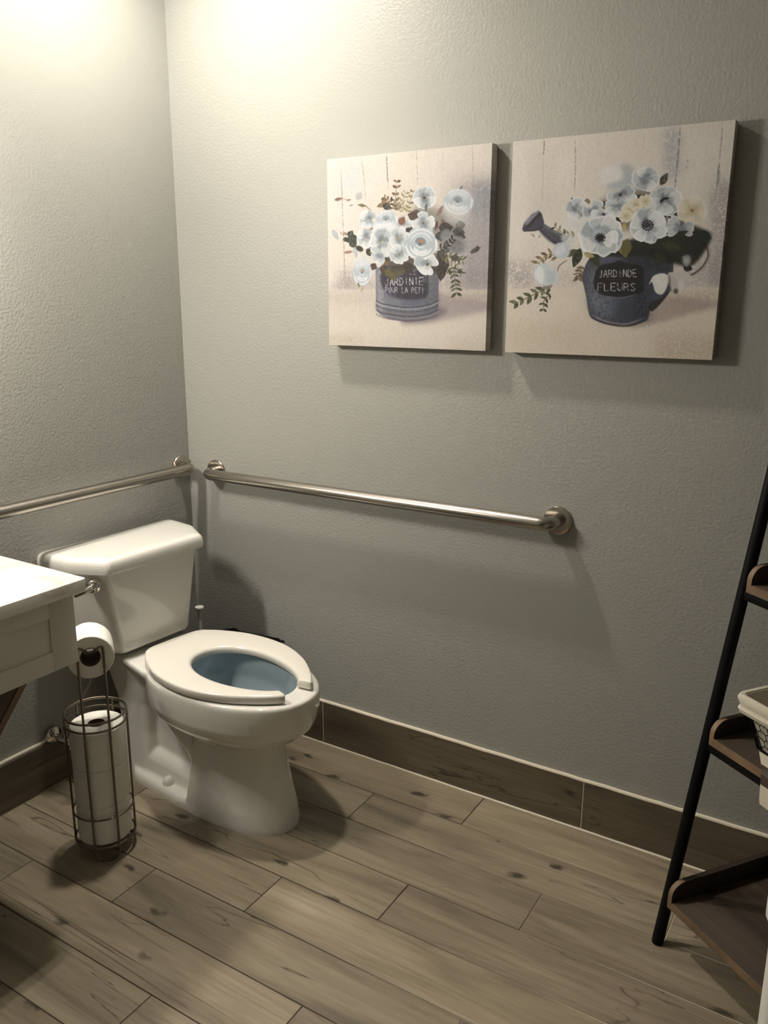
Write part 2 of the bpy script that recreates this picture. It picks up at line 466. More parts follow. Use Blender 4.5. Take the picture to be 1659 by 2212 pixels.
TOILET = thing('toilet', 'white two-piece toilet with an open-front seat', 'toilet', (0, -.397, 0), math.radians(-3.8))
def build_bowl():
    mb = MB()
    # bowl drum
    lv = [(.215, .40, .66, .060, .54), (.245, .36, .725, .098, .54), (.272, .325, .778, .134, .54), (.292, .300, .808, .159, .535),
          (.315, .288, .832, .1775, .53), (.34, .284, .844, .1855, .53), (.375, .281, .851, .1885, .53), (.405, .28, .853, .189, .53),
          (.420, .281, .852, .1875, .53), (.4255, .285, .848, .184, .53)]
    mb.loft([ring(egg(a, b_, c_, d), z) for z, a, b_, c_, d in lv])
    # front pedestal (a flared column with a flat back)
    def ped(hw, xf, xbk):
        k = 26
        o = []
        for i in range(k+1):
            a = -PI/2 + PI*i/k
            o.append((.52 + (xf-.52)*abs(math.cos(a))**(2/2.15), hw*math.copysign(abs(math.sin(a))**(2/2.15), math.sin(a))))
        return o + [(xbk, hw*.97), (xbk, -hw*.97)]
    pl = [(-.02, .122, .787, .462), (.012, .124, .788, .462), (.05, .121, .781, .466), (.10, .114, .768, .472), (.16, .106, .755, .478), (.21, .101, .744, .484), (.25, .102, .737, .49), (.29, .104, .735, .49)]
    mb.loft([ring(ped(h, xf, xb), z) for z, h, xf, xb in pl])
    # base plate
    bp = [(.165, -.105), (.50, -.124), (.60, -.12), (.60, .12), (.50, .124), (.165, .105)]
    mb.loft([ring(round_poly(bp, [.07, .02, .02, .02, .02, .07]), z) for z in (-.02, .018)] +
            [ring(round_poly([(x, y*.93) for x, y in bp], [.06, .02, .02, .02, .02, .06]), .030)])
    # low trapway tube along the floor
    def blk(xs, hs, z0s, z1s):
        rs = []
        for x, h, a, b_ in zip(xs, hs, z0s, z1s):
            o = []
            for k in range(20):
                an = 2*PI*k/20
                o.append((x, h*math.copysign(abs(math.cos(an))**.7, math.cos(an)), (a+b_)/2 + (b_-a)/2*math.copysign(abs(math.sin(an))**.7, math.sin(an))))
            rs.append(o)
        mb.loft(rs)
    blk([.13, .22, .34, .46, .52], [.078, .080, .080, .080, .07], [-.02]*5, [.125, .118, .108, .100, .095])
    # rear column below the tank
    lv = [(-.02, .13, .27, .085), (.06, .125, .265, .084), (.16, .115, .26, .083), (.26, .105, .27, .085), (.34, .085, .30, .095), (.39, .06, .33, .108), (.408, .05, .34, .114), (.418, .052, .34, .112)]
    mb.loft([ring(round_poly([(a, -h), (b_, -h*1.0), (b_, h*1.0), (a, h)], .035), z) for z, a, b_, h in lv])
    # web between column and pedestal
    mb.box((.16, -.045, .02), (.56, .045, .34))
    # trapway ridge sweeping down from the bowl to the floor tube
    for s in (-1, 1):
        mb.tube([(.27, s*.060, .375), (.315, s*.066, .335), (.36, s*.068, .285), (.42, s*.068, .235), (.475, s*.066, .19), (.50, s*.06, .13), (.50, s*.05, .08)],
                [.03, .033, .036, .037, .036, .034, .03], 14)
    # deck between bowl and tank
    dk = [(.03, -.118), (.20, -.118), (.34, -.15), (.46, -.14), (.46, .14), (.34, .15), (.20, .118), (.03, .118)]
    mb.loft([ring(round_poly([(x, y*q) for x, y in dk], .03, 4), z) for z, q in ((.365, .6), (.385, .86), (.405, .98), (.419, .985), (.4245, .95))])
    o = mb.obj('bowl', M_porc, None, False)
    md = o.modifiers.new('r', 'REMESH'); md.mode = 'VOXEL'; md.voxel_size = .0048; md.adaptivity = 0
    md = o.modifiers.new('s', 'SMOOTH'); md.factor = .5; md.iterations = 7
    # cavity
    cv = MB()
    lc = [(.19, .43, .50, .03, .465), (.205, .418, .53, .052, .465), (.235, .405, .60, .080, .49), (.265, .398, .675, .102, .51), (.30, .392, .735, .119, .53), (.33, .388, .768, .130, .545),
          (.352, .386, .780, .134, .55), (.366, .392, .785, .130, .55), (.44, .394, .785, .129, .55)]
    cv.loft([ring(egg(a, b_, c_, d), z) for z, a, b_, c_, d in lc])
    co = cv.obj('cut', None, None, False)
    md = o.modifiers.new('b', 'BOOLEAN'); md.operation = 'DIFFERENCE'; md.object = co; md.solver = 'EXACT'
    dg = bpy.context.evaluated_depsgraph_get()
    me = bpy.data.meshes.new_from_object(o.evaluated_get(dg))
    bpy.data.objects.remove(o); bpy.data.objects.remove(co)
    me.materials.clear()
    bm = bmesh.new(); bm.from_mesh(me)
    r_ = bmesh.ops.bisect_plane(bm, geom=bm.verts[:] + bm.edges[:] + bm.faces[:], plane_co=(0, 0, .0005), plane_no=(0, 0, -1), clear_outer=True)
    ed = [e for e in r_['geom_cut'] if isinstance(e, bmesh.types.BMEdge)]
    bmesh.ops.contextual_create(bm, geom=ed)
    bm.to_mesh(me); bm.free()
    b_ob = link_mesh('bowl', me, M_porc, TOILET, True, 50)
    # glazed basin surface, a thin shell just inside the cavity
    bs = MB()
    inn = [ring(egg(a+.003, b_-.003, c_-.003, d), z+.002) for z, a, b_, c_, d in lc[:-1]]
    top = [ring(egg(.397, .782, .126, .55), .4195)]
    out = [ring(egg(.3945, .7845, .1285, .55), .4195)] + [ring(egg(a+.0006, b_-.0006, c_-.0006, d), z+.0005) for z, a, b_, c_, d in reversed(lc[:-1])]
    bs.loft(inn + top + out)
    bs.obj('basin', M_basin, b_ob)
    wz = .236
    MB().loft([ring(egg(.411, .594, .0755, .49), wz-.012), ring(egg(.409, .597, .0765, .49), wz)]).obj('water', M_water, b_ob)
    for s in (-1, 1):
        MB().lathe([(.0185, -.004), (.0185, .004), (.0175, .012), (.013, .020), (.006, .024), (.001, .0248)], 20, (.352, s*.086, .030)).obj('bolt_cap', M_porc, b_ob)
    # closet bolts between tank and bowl are hidden; a dark gasket shows in the gap
    MB().lathe([(.05, .418), (.05, .448)], 24, (.13, 0, 0)).obj('gasket', M_binp, b_ob)
build_bowl()

def build_seat():
    hw = [(.276, .0), (.2765, .05), (.279, .085), (.288, .105), (.30, .116), (.337, .142), (.38, .164), (.42, .180), (.46, .189), (.51, .195), (.57, .194), (.61, .187), (.65, .175), (.70, .153), (.74, .128), (.78, .098), (.81, .070), (.83, .046), (.842, .02), (.845, 0)]
    cx = .575
    poly = []
    for i in range(len(hw)-1):
        (x0, h0), (x1, h1) = hw[i], hw[i+1]
        for k in range(6):
            x = x0 + (x1-x0)*k/6
            poly.append((x, spline(hw, x) if x > .30 else h0+(h1-h0)*k/6))
    poly.append(hw[-1])
    def outer(a):
        # radius of the outline in direction a (0..PI from the front)
        best = None
        d = (math.cos(a), math.sin(a))
        for (x0, y0), (x1, y1) in zip(poly, poly[1:]):
            x0 -= cx; x1_ = x1 - cx
            den = d[0]*(y1-y0) - d[1]*(x1_-x0)
            if abs(den) < 1e-12: continue
            r = (x0*(y1-y0) - y0*(x1_-x0)) / den
            q = (d[0]*y0 - d[1]*x0)*-1 / -den if False else ((r*d[0]-x0)/(x1_-x0) if abs(x1_-x0) > abs(y1-y0) else (r*d[1]-y0)/(y1-y0))
            if r > 0 and -1e-6 <= q <= 1+1e-6: best = r if best is None else min(best, r)
        return best
    inn = egg(.425, .80, .108, .585, 720, 2.1, 1.9)
    ia = sorted((math.atan2(abs(y), x-cx) % (2*PI), math.hypot(x-cx, y)) for x, y in inn if y >= -1e-9)
    IA, IR = np.array([a for a, r in ia]), np.array([r for a, r in ia])
    a0 = math.radians(12.5)
    N = 96
    rings = []
    z0, z1, rd = .4295, .4545, .0070
    prof = []   # (fraction across from inner 0 to outer 1, offset, z)
    for k in range(6):
        t = k/5*PI/2; prof.append((1, -rd*1.1*(1-math.cos(PI/2 - t)) if False else -rd*1.1*(1-math.sin(t)), z0 + rd*.7*(1-math.cos(t))) if False else (1, -rd*1.1*(1-math.cos(t)), z1 - rd*(1-math.sin(t))))
    prof += [(.6, 0, z1+.0008), (.4, 0, z1+.0004)]
    for k in range(6):
        t = PI/2 - k/5*PI/2; prof.append((0, rd*2.2*(1-math.cos(t)), z1 - rd*1.6*(1-math.sin(t))))
    prof += [(0, 0, z0+.004), (0, .003, z0), (1, -.003, z0), (1, 0, z0+.004)]
    def sec(a, k, shift=0, ang=0):
        s = 1 if a <= PI else -1; aa = a if a <= PI else 2*PI - a
        ro, ri = outer(min(max(aa, 1e-4), PI-1e-4)), float(np.interp(aa, IA, IR))
        mid, hf = (ro+ri)/2, (ro-ri)/2
        out = []
        for f, of, z in prof:
            r = ri + (ro-ri)*f + of
            r = mid + (r-mid)*k
            zz = (z0+z1)/2 + (z-(z0+z1)/2)*k
            d = Vector((math.cos(aa), s*math.sin(aa), 0)); tn = Vector((-math.sin(aa), s*math.cos(aa), 0))
            p = Vector((cx, 0, 0)) + d*r + tn*shift; out.append((p.x, p.y, zz))
        return out
    e = .007
    for k in range(5):
        t = (k+.6)/5.6*PI/2; rings.append(sec(a0, .84+.16*math.sin(t), -e*(1-(1-math.cos(t))) if False else -e*math.cos(t)))
    for k in range(N+1):
        rings.append(sec(a0 + (2*PI-2*a0)*k/N, 1))
    for k in reversed(range(5)):
        t = (k+.6)/5.6*PI/2; rings.append(sec(2*PI-a0, .84+.16*math.sin(t), -e*math.cos(t)))
    s = MB().loft(rings).obj('seat', M_seat, TOILET, True, 55)
    s.location = (0, .036, 0); s.rotation_euler = (0, 0, math.radians(-3.0))
    for y in (-.07, .07):
        MB().box((.268, y-.02, .4235), (.295, y+.02, .440)).obj('hinge', M_seat, s, bevel=.006, seg=3)
    for x, y in ((.40, .15), (.40, -.15), (.72, .11), (.72, -.11)):
        MB().box((x-.018, y-.008, .425), (x+.018, y+.008, .431)).obj('bumper', M_seat, s, bevel=.002)
build_seat()

def build_tank():
    def pl(bw, mw, fw, xb, xm, xf, z):
        p = [(xb, -bw), (xm, -mw), (xf, -fw), (xf, fw), (xm, mw), (xb, bw)]
        return ring(round_poly(p, [.02, .09, .022, .022, .09, .02], 8), z)
    mb = MB()
    rs = []
    for z, q, sh in ((.4405, .93, .012), (.443, .97, .005), (.449, .995, .001), (.456, 1, 0)):
        rs.append(pl(.196*q, .188*q, .127*q, .035+sh, .155, .236-sh, z))
    for k in range(1, 8):
        t = k/7; z = .456 + (.714-.456)*t
        rs.append(pl(.196+.045*t, .188+.040*t, .127+.042*t, .035-.005*t, .155, .236+.006*t, z))
    mb.loft(rs); tank = mb.obj('tank', M_porc, TOILET, True, 35)
    lr = []
    for z, i in ((.706, .006), (.7085, .001), (.712, -.004), (.722, -.0055), (.736, -.0045), (.745, -.002), (.7505, .002), (.7535, .007), (.755, .013), (.7562, .03), (.757, .08)):
        lr.append(pl(.250-i, .238-i, .178-i*.8, .022+i, .155, .262-i, z))
    MB().loft(lr).obj('tank_lid', M_porc, TOILET, True, 35)
    # flush lever on the slanted left cheek
    n_ = Vector((.62, -.785, 0)).normalized(); side = Vector((-n_.y, n_.x, 0)); c = Vector((.2175, -.1985, .676))
    M = Matrix((side, Vector((0, 0, 1)), n_)).transposed().to_4x4(); M.translation = c
    h = MB().lathe([(.021, -.006), (.021, .006), (.018, .011), (.010, .014), (.0095, .022)], 24).obj('flush_lever', M_chrome, tank, M=M)
    MB().tube([M @ Vector(p) for p in ((.004, .004, .020), (-.008, -.002, .024), (-.020, -.008, .026), (-.036, -.015, .025), (-.046, -.019, .022))], [.009, .0095, .008, .0078, .009], 14).obj('lever_arm', M_chrome, h)
build_tank()

# water supply
def supply():
    t = thing('supply_valve', 'chrome shut-off valve and hose on the wall beside the toilet', 'valve', (.012, -.655, .165))
    Mx = Matrix.Rotation(PI/2, 4, 'Y')
    MB().lathe([(.028, 0), (.027, .004), (.014, .010)], 24).obj('escutcheon', M_chrome, t, M=Mx)
    MB().lathe([(.009, .004), (.009, .04), (.014, .041), (.014, .072), (.010, .074), (.010, .085)], 18).obj('valve_body', M_chrome, t, M=Mx)
    MB().lathe([(.017, .085), (.021, .088), (.021, .10), (.017, .103)], 10).obj('handle', M_chrome, t, M=Mx)
    MB().tube([(.056, 0, .008), (.056, 0, .03)], .009, 14).obj('outlet_nut', M_chrome, t)
    pts = [(.056, 0, .028), (.056, .004, .06), (.060, .025, .09), (.075, .06, .125), (.085, .085, .165), (.088, .093, .21), (.09, .09, .25), (.092, .085, .268)]
    MB().tube(pts, .0058, 12).obj('hose', M_hose, t)
    MB().lathe([(.013, .262), (.013, .276)], 10, (.092, .085, 0)).obj('coupling_nut', M_whitep, t)
supply()

# ------------------------------------------------------------------ tissue stand and rolls
HC = Vector((.388, -.783, 0)); HAZ = math.atan2(-1.33, 1.73)
def tissue_stand():
    t = thing('tissue_stand', 'bronze wire floor stand for toilet paper beside the vanity', 'paper holder', HC, HAZ)
    R = .079
    def circ(z, r=R): return [(r*math.cos(2*PI*k/40), r*math.sin(2*PI*k/40), z) for k in range(40)]
    for z, rr in ((.410, .0034), (.386, .0030), (.128, .0026), (.042, .0032)):
        MB().tube(circ(z), rr, 8, closed=True).obj('hoop', M_wire, t)
    y = .0315; x = math.sqrt(R*R - y*y)
    # front U: foot, two tall posts and the cradle hooks that hold the roll
    for s in (-1, 1):
        p = [(x, s*y, .03), (x, s*y, .30), (x, s*y, .60)]
        p += [(x, s*y, .612), (x, s*(y-.002), .6195), (x, s*(y-.006), .6225), (x, s*(y-.011), .6205), (x-.001, s*(y-.015), .614), (x-.003, s*(y-.0185), .608), (x-.010, s*(y-.0195), .6065), (x-.02, s*(y-.0195), .6065), (x-.115, s*(y-.0195), .6065)]
        MB().tube(p, .0031, 8).obj('post', M_wire, t)
    MB().tube([(x, -y, .034)] + [(x+.001, -y*math.cos(PI*k/12), .0275 - .0245*math.sin(PI*k/12)) for k in range(13)] + [(x, y, .034)], .003, 8).obj('foot', M_wire, t)
    for a in (90, 144, 216, 270):
        c_, s_ = math.cos(math.radians(a)), math.sin(math.radians(a))
        MB().tube([(R*c_, R*s_, .04), (R*c_, R*s_, .41)], .003, 8).obj('rod', M_wire, t)
    for a in (120, 240):
        c_, s_ = math.cos(math.radians(a)), math.sin(math.radians(a))
        tn = Vector((-s_, c_, 0)); o_ = Vector((R*c_, R*s_, 0))
        MB().tube([o_ + tn*(-.022*math.cos(PI*k/12)) + Vector((0, 0, .040 - .037*math.sin(PI*k/12))) for k in range(13)], .003, 8).obj('foot', M_wire, t)
    # cross wires that carry the rolls
    for q in (-.02, .02):
        MB().tube([(-math.sqrt(R*R-q*q), q, .042), (math.sqrt(R*R-q*q), q, .042)], .0026, 8).obj('base_wire', M_wire, t)
tissue_stand()
def roll_mesh(R, L, rc=.0205, seed=0):
    rr = random.Random(seed); n = 48; mb = MB()
    jit = [1 + .006*math.sin(3*k*2*PI/n + seed) + rr.uniform(-.003, .003) for k in range(n)]
    prof = [(rc, .002), (rc+.004, 0), (R-.003, .0), (R-.0005, .003), (R, .012), (R*1.004, L*.35), (R*1.003, L*.65), (R, L-.012), (R-.0005, L-.003), (R-.003, L), (rc+.004, L), (rc, L-.002)]
    rs = [[(r*(jit[k] if r > R*.8 else 1)*math.cos(2*PI*k/n), r*(jit[k] if r > R*.8 else 1)*math.sin(2*PI*k/n), z) for k in range(n)] for r, z in prof]
    rs.append(rs[0]); mb.loft(rs, False, False)
    return mb
def core_mesh(L, rc=.0203):
    return MB().lathe([(rc, .0008), (rc, L-.0008), (rc-.0012, L-.0008), (rc-.0012, .0008), (rc, .0008)], 32, cap=False)
lab = ['lowest of the three spare toilet rolls in the wire stand', 'middle one of the three spare toilet rolls in the wire stand', 'topmost spare toilet roll standing upright in the wire stand']
for k in range(3):
    t = thing('toilet_roll', lab[k], 'toilet roll', HC + Vector((0, 0, .0452 + k*.1105)), .7*k, 'spare toilet rolls')
    roll_mesh(.0705, .110, .0225, k).obj('paper', M_paper, t, True, 35)
    core_mesh(.110, .0223).obj('core', M_core, t)
# the roll in use hangs on the cradle; its axis points back from the two posts
fr = Vector((math.cos(HAZ), math.sin(HAZ), 0))
t = thing('toilet_roll', 'toilet roll in use hanging on the cradle of the wire stand', 'toilet roll', HC + fr*.0655 + Vector((0, 0, .5912)), HAZ)
MR = Matrix.Rotation(-PI/2, 4, 'Y')
roll_mesh(.059, .102, .0250, 9).obj('paper', M_paper, t, True, 35, M=MR)
core_mesh(.102, .0248).obj('core', M_core, t, M=MR)

# ------------------------------------------------------------------ vanity
V0, V1 = -.904, -1.86
def vanity():
    t = thing('vanity', 'white wall-hung vanity cabinet with a recessed-panel front', 'vanity', (0, 0, .642))
    z = .642
    def bx(nm, a, b_, mat, par=t, bev=.0015): return MB().box((a[0], a[1], a[2]-z), (b_[0], b_[1], b_[2]-z)).obj(nm, mat, par, bevel=bev)
    ys = V0-.021
    bx('side_panel', (.001, ys-.018, z), (.512, ys, .8195), M_vanity)
    bx('side_panel', (.001, V1+.021, z), (.512, V1+.039, .8195), M_vanity)
    bx('bottom_panel', (.001, V1+.04, z), (.512, ys-.019, z+.018), M_vanity)
    f = bx('front_panel', (.512, V1+.021, z), (.526, ys, .8195), M_vanity)
    # shaker frame around the recessed field
    bx('stile', (.526, ys-.068, z), (.5295, ys, .8195), M_vanity, f, .0008)
    bx('stile', (.526, V1+.021, z), (.5295, V1+.089, .8195), M_vanity, f, .0008)
    bx('rail', (.526, V1+.089, .772), (.5295, ys-.068, .8195), M_vanity, f, .0008)
    bx('rail', (.526, V1+.089, z), (.5295, ys-.068, .690), M_vanity, f, .0008)
    # sloping wood panel that hides the pipes
    s0, s1 = Vector((.424, 0, .642)), Vector((.03, 0, .123)); d = (s1-s0).normalized(); nn = Vector((-d.z, 0, d.x))
    if nn.x < 0: nn = -nn
    mb = MB(); v = []
    for y in (V0-.048, V1+.05):
        for p in (s0, s1, s1-nn*.019, s0-nn*.019): v.append((p.x, y, p.z-z))
    mb.add(v, [(0,1,2,3), (7,6,5,4), (0,4,5,1), (1,5,6,2), (2,6,7,3), (3,7,4,0)])
    pp = mb.obj('pipe_cover', M_dwood, t, bevel=.001)
    mb = MB(); v = []
    for y in (V0-.047, V0-.070):
        for p in (s0, s1, s1+nn*.0015, s0+nn*.0015): v.append((p.x, y, p.z-z))
    mb.add(v, [(0,1,2,3), (7,6,5,4), (0,4,5,1), (1,5,6,2), (2,6,7,3), (3,7,4,0)])
    e = mb.obj('edge_band', M_edgew, pp); e['label'] = 'lighter brown edge of the sloping panel'
    # countertop
    c = round_poly([(.001, V1), (.558, V1), (.558, V0), (.001, V0)], [.002, .012, .012, .002], 5)
    def ins(q): return [(min(max(x, .001+q), .558-q), min(max(y, V1+q), V0-q)) for x, y in c]
    rs = [ring(ins(.0015), .8198), ring(ins(0), .8215), ring(ins(0), .8475), ring(ins(.001), .8497), ring(ins(.003), .8505)]
    top = thing('countertop', 'white veined quartz countertop on the vanity', 'countertop', (0, 0, 0))
    bpy.data.objects.remove(top)
    top = MB().loft(rs).obj('countertop', M_quartz, None, True, 35)
    tag(top, 'white veined quartz countertop resting on the vanity cabinet', 'countertop')
vanity()

# ------------------------------------------------------------------ bin and brush behind the toilet
def waste_bin():
    t = thing('waste_bin', 'dark waste bin with a black bag between toilet and wall', 'waste bin', (.315, -.118, 0))
    def o2(a, b_, r): return round_poly([(-a, -b_), (a, -b_), (a, b_), (-a, b_)], r, 6)
    MB().loft([ring(o2(.098, .064, .025), .0), ring(o2(.103, .068, .027), .01), ring(o2(.128, .090, .035), .335), ring(o2(.125, .087, .034), .335), ring(o2(.100, .065, .025), .012)]).obj('bin_body', M_binp, t)
    rr = random.Random(3); rs = []
    def crump(a, b_, r, z, s):
        return [(x*(1+rr.uniform(-s, s)), y*(1+rr.uniform(-s, s)), z+rr.uniform(-s, s)*.22) for x, y in round_poly([(-a, -b_), (a, -b_), (a, b_), (-a, b_)], r, 14)]
    rs = [crump(.128, .0905, .035, .225, .012), crump(.134, .0945, .036, .28, .014), crump(.1345, .095, .036, .325, .014), crump(.132, .0935, .036, .345, .03), crump(.124, .088, .033, .348, .03), crump(.12, .083, .03, .325, .02), crump(.108, .073, .03, .2, .06), crump(.07, .05, .02, .12, .1)]
    MB().loft(rs, False, True).obj('bin_bag', M_bag, t, True, 25)
waste_bin()
def toilet_brush():
    t = thing('toilet_brush', 'white-handled toilet brush standing in the corner behind the toilet', 'toilet brush', (.105, -.095, 0))
    MB().lathe([(.042, 0), (.046, .004), (.050, .12), (.048, .12), (.044, .006)], 28).obj('holder', M_whitep, t)
    h = MB().lathe([(.004, .02), (.006, .10), (.0095, .13), (.0075, .2), (.0065, .36), (.008, .40), (.0085, .418)], 18).obj('handle', M_whitep, t)
    MB().lathe([(.010, .417), (.0150, .4205), (.0162, .4245), (.0150, .4285), (.008, .431)], 24).obj('cap', M_whitep, h)
    MB().lathe([(.012, .015), (.030, .025), (.033, .06), (.028, .095), (.010, .105)], 20).obj('bristles', M_liner, t)
toilet_brush()

# ------------------------------------------------------------------ ladder shelf (turned into the corner)
SA = math.atan2(-.583, .813)
SW = .62
LEAN = .168
def ladder_shelf():
    t = thing('ladder_shelf', 'leaning black metal ladder shelf with dark wood shelves', 'shelf', (1.788, -.340, 0), SA)
    # local x: along the front edge, local y: towards the back
    top = 1.83
    for x in (0, SW):
        MB().tube([(x, 0, .0), (x, .0005, .004), (x, LEAN*.6, .6), (x, LEAN*1.2, 1.2), (x, LEAN*top, top)], [.0125, .0135, .0135, .0135, .0135], 18).obj('leaning_leg', M_bluebk, t)
    for k, (z, y0) in enumerate(((.110, .004), (.515, .077), (.868, .135), (1.22, .195), (1.57, .254))):
        yb = .308; xa, xb = .0155, SW-.0155; tb = .020; rh = .066 if k == 0 else .060
        s = MB().box((xa+.013, y0, z), (xb-.013, yb, z+tb)).obj('shelf_board', M_shelfw, t, bevel=.0012)
        MB().box((xa+.0132, y0-.0012, z+.0005), (xb-.0132, y0+.0004, z+tb-.0006)).obj('front_edge', M_edgew, s, False)
        for x0 in (xa, xb-.0128):
            # side rail with a rounded front corner
            r = .036; pr = [(y0, z), (yb, z), (yb, z+rh)]
            pr += [(y0 + r - r*math.sin(a), z+rh - r*.92 + r*.92*math.cos(a)) for a in [PI/2*q/8 for q in range(9)]]
            MB().loft([[(x, y, zz) for y, zz in pr] for x in (x0, x0+.0128)]).obj('side_rail', M_railw, s, True, 30)
            eg = [(y0 + r - r*math.sin(a), z+rh - r*.92 + r*.92*math.cos(a)) for a in [PI/2*q/8 for q in range(9)]]
            q2 = [(y, zz) for y, zz in eg] + [(y0, z)]
            rg = [[(x0+.0003, y-.0009, zz+.0006), (x0+.0125, y-.0009, zz+.0006), (x0+.0125, y+.0008, zz-.0005), (x0+.0003, y+.0008, zz-.0005)] for y, zz in q2]
            MB().loft(rg).obj('rounded_edge', M_edgew, s, True, 30)
        MB().box((xa+.013, yb-.013, z+tb), (xb-.013, yb, z+rh)).obj('back_rail', M_shelfw, s, bevel=.001)
        if k > 0:
            MB().box((.0, y0+.001, z-.020), (SW, y0+.019, z-.0002)).obj('support_bar', M_bluebk, s, bevel=.002)
        else:
            MB().box((.012, y0+.1, z-.020), (SW-.012, y0+.119, z-.0002)).obj('support_bar', M_bluebk, s, bevel=.002)
    for z in (1.40, 1.80):
        MB().tube([(0, LEAN*z, z), (SW, LEAN*z, z)], .009, 12).obj('crossbar', M_bluebk, t)
ladder_shelf()
def SL(x, y, z): 
    c_, s_ = math.cos(SA), math.sin(SA); return Vector((1.788 + x*c_ - y*s_, -.340 + x*s_ + y*c_, z))

def wire_basket():
    t = thing('wire_basket', 'chicken-wire basket with an off-white cloth liner on the shelf', 'basket', SL(.210, .184, .5355), SA)
    def q(a, b_, r=.012): return round_poly([(-a, -b_), (a, -b_), (a, b_), (-a, b_)], r, 4)
    A0, B0, A1, B1, H = .110, .052, .138, .090, .122
    def at(f): return A0+(A1-A0)*f, B0+(B1-B0)*f
    MB().loft([ring(q(A0-.002, B0-.002), .0035)] + [ring(q(at(f)[0]-.0025, at(f)[1]-.0025), .0035+H*f) for f in (.2, .4, .6, .8, 1)] +
              [ring(q(at(f)[0]-.0045, at(f)[1]-.0045), .0035+H*f) for f in (1, .8, .6, .4, .2)] + [ring(q(A0-.004, B0-.004), .0055)]).obj('liner', M_liner, t, True, 60)
    # folded cuff of the liner over the rim
    MB().loft([ring(q(A1-.006, B1-.006), H-.002), ring(q(A1-.002, B1-.002), H+.006), ring(q(A1+.005, B1+.005), H+.007), ring(q(A1+.008, B1+.008), H-.003), ring(q(A1+.004, B1+.004), H-.016), ring(q(A1+.003, B1+.003), H-.020), ring(q(A1+.006, B1+.006), H-.027), ring(q(A1+.003, B1+.003), H-.036), ring(q(A1-.004, B1-.004), H-.030)], False, False).obj('liner_cuff', M_liner, t, True, 40)
    for f, r in ((0, .0022), (1, .0026)):
        a, b_ = at(f); MB().tube([(x, y, .0025+H*f) for x, y in q(a+.0005, b_+.0005)], r, 6, closed=True).obj('frame_wire', M_bluebk, t)
    for sx in (-1, 1):
        for sy in (-1, 1):
            MB().tube([(sx*A0*.99, sy*B0*.99, .0025), (sx*A1*.99, sy*B1*.99, H)], .0022, 6).obj('corner_wire', M_bluebk, t)
    # hexagonal mesh on the four sides, one net each
    def net(P):
        mb = MB(); nu, nv = 12, 5
        for i in range(nu):
            for j in range(nv):
                o_ = .5 if j % 2 else 0
                u0 = (i+o_)/nu; v0 = j/nv; du, dv = 1/nu, 1/nv
                seg = [((u0, v0), (u0, v0+dv*.62)), ((u0, v0+dv*.62), (u0+du*.5, v0+dv)), ((u0, v0+dv*.62), (u0-du*.5, v0+dv))]
                for a, b_ in seg:
                    if min(a[0], b_[0]) < 0 or max(a[0], b_[0]) > 1: continue
                    mb.tube([P(*a), P(*b_)], .0010, 4)
        return mb
    def side(axis, s):
        def P(u, v):
            z = .0025 + (H-.03)*v; a, b_ = at(z/H)
            return ((2*u-1)*a, s*(b_+.001), z) if axis == 'x' else (s*(a+.001), (2*u-1)*b_, z)
        return P
    for axis, s in (('x', -1), ('x', 1), ('y', -1), ('y', 1)):
        o = net(side(axis, s)).obj('wire_net', M_bluebk, t, False); o['kind'] = 'stuff'
wire_basket()

def hanging_cloth():
    # small cloth with a dark band, lying over the front edge of the middle shelf
    m, nt, b = newmat('banded_cloth')
    sp = nd(nt, 'ShaderNodeSeparateXYZ'); nt.links.new(objco(nt), sp.inputs[0])
    lt = nd(nt, 'ShaderNodeMath', operation='LESS_THAN'); nt.links.new(sp.outputs['Y'], lt.inputs[0]); lt.inputs[1].default_value = .088
    gt = nd(nt, 'ShaderNodeMath', operation='GREATER_THAN'); nt.links.new(sp.outputs['Z'], gt.inputs[0]); gt.inputs[1].default_value = .506
    an = nd(nt, 'ShaderNodeMath', operation='MULTIPLY'); nt.links.new(lt.outputs[0], an.inputs[0]); nt.links.new(gt.outputs[0], an.inputs[1])
    nt.links.new(mix(nt, an.outputs[0], srgb(205, 197, 180), srgb(66, 53, 42)), b.inputs['Base Color']); b.inputs['Roughness'].default_value = .6
    bump(nt, b, noise(nt, objco(nt), 300, 3), .3, .0006)
    path = [(.126, .5363), (.11, .5366), (.094, .537), (.081, .5372), (.0735, .533), (.072, .525), (.0715, .51), (.0705, .49), (.070, .475), (.071, .462)]
    L = 0; rs = []
    mb = MB(); n = 8
    for k, (y, z) in enumerate(path):
        row = []; drop = max(0, .53-z)
        for i in range(n+1):
            x = .109 + (.126 - max(y, .0735))*1.1 + i*.02 + drop*.1; row.append((x, y - .002*math.sin(i*1.3)*min(1, drop*20), z))
        back = [(x, yy + (.0016 if drop > 0.003 else .0), zz + (.0014 if drop <= .003 else 0)) for x, yy, zz in reversed(row)]
        rs.append(row + back)
    mb.loft(rs); o = mb.obj('shelf_cloth', m, None, True, 50)
    o.location = (1.788, -.340, 0); o.rotation_euler = (0, 0, SA)
    tag(o, 'off-white cloth with a dark band hanging over the middle shelf edge', 'cloth')
hanging_cloth()

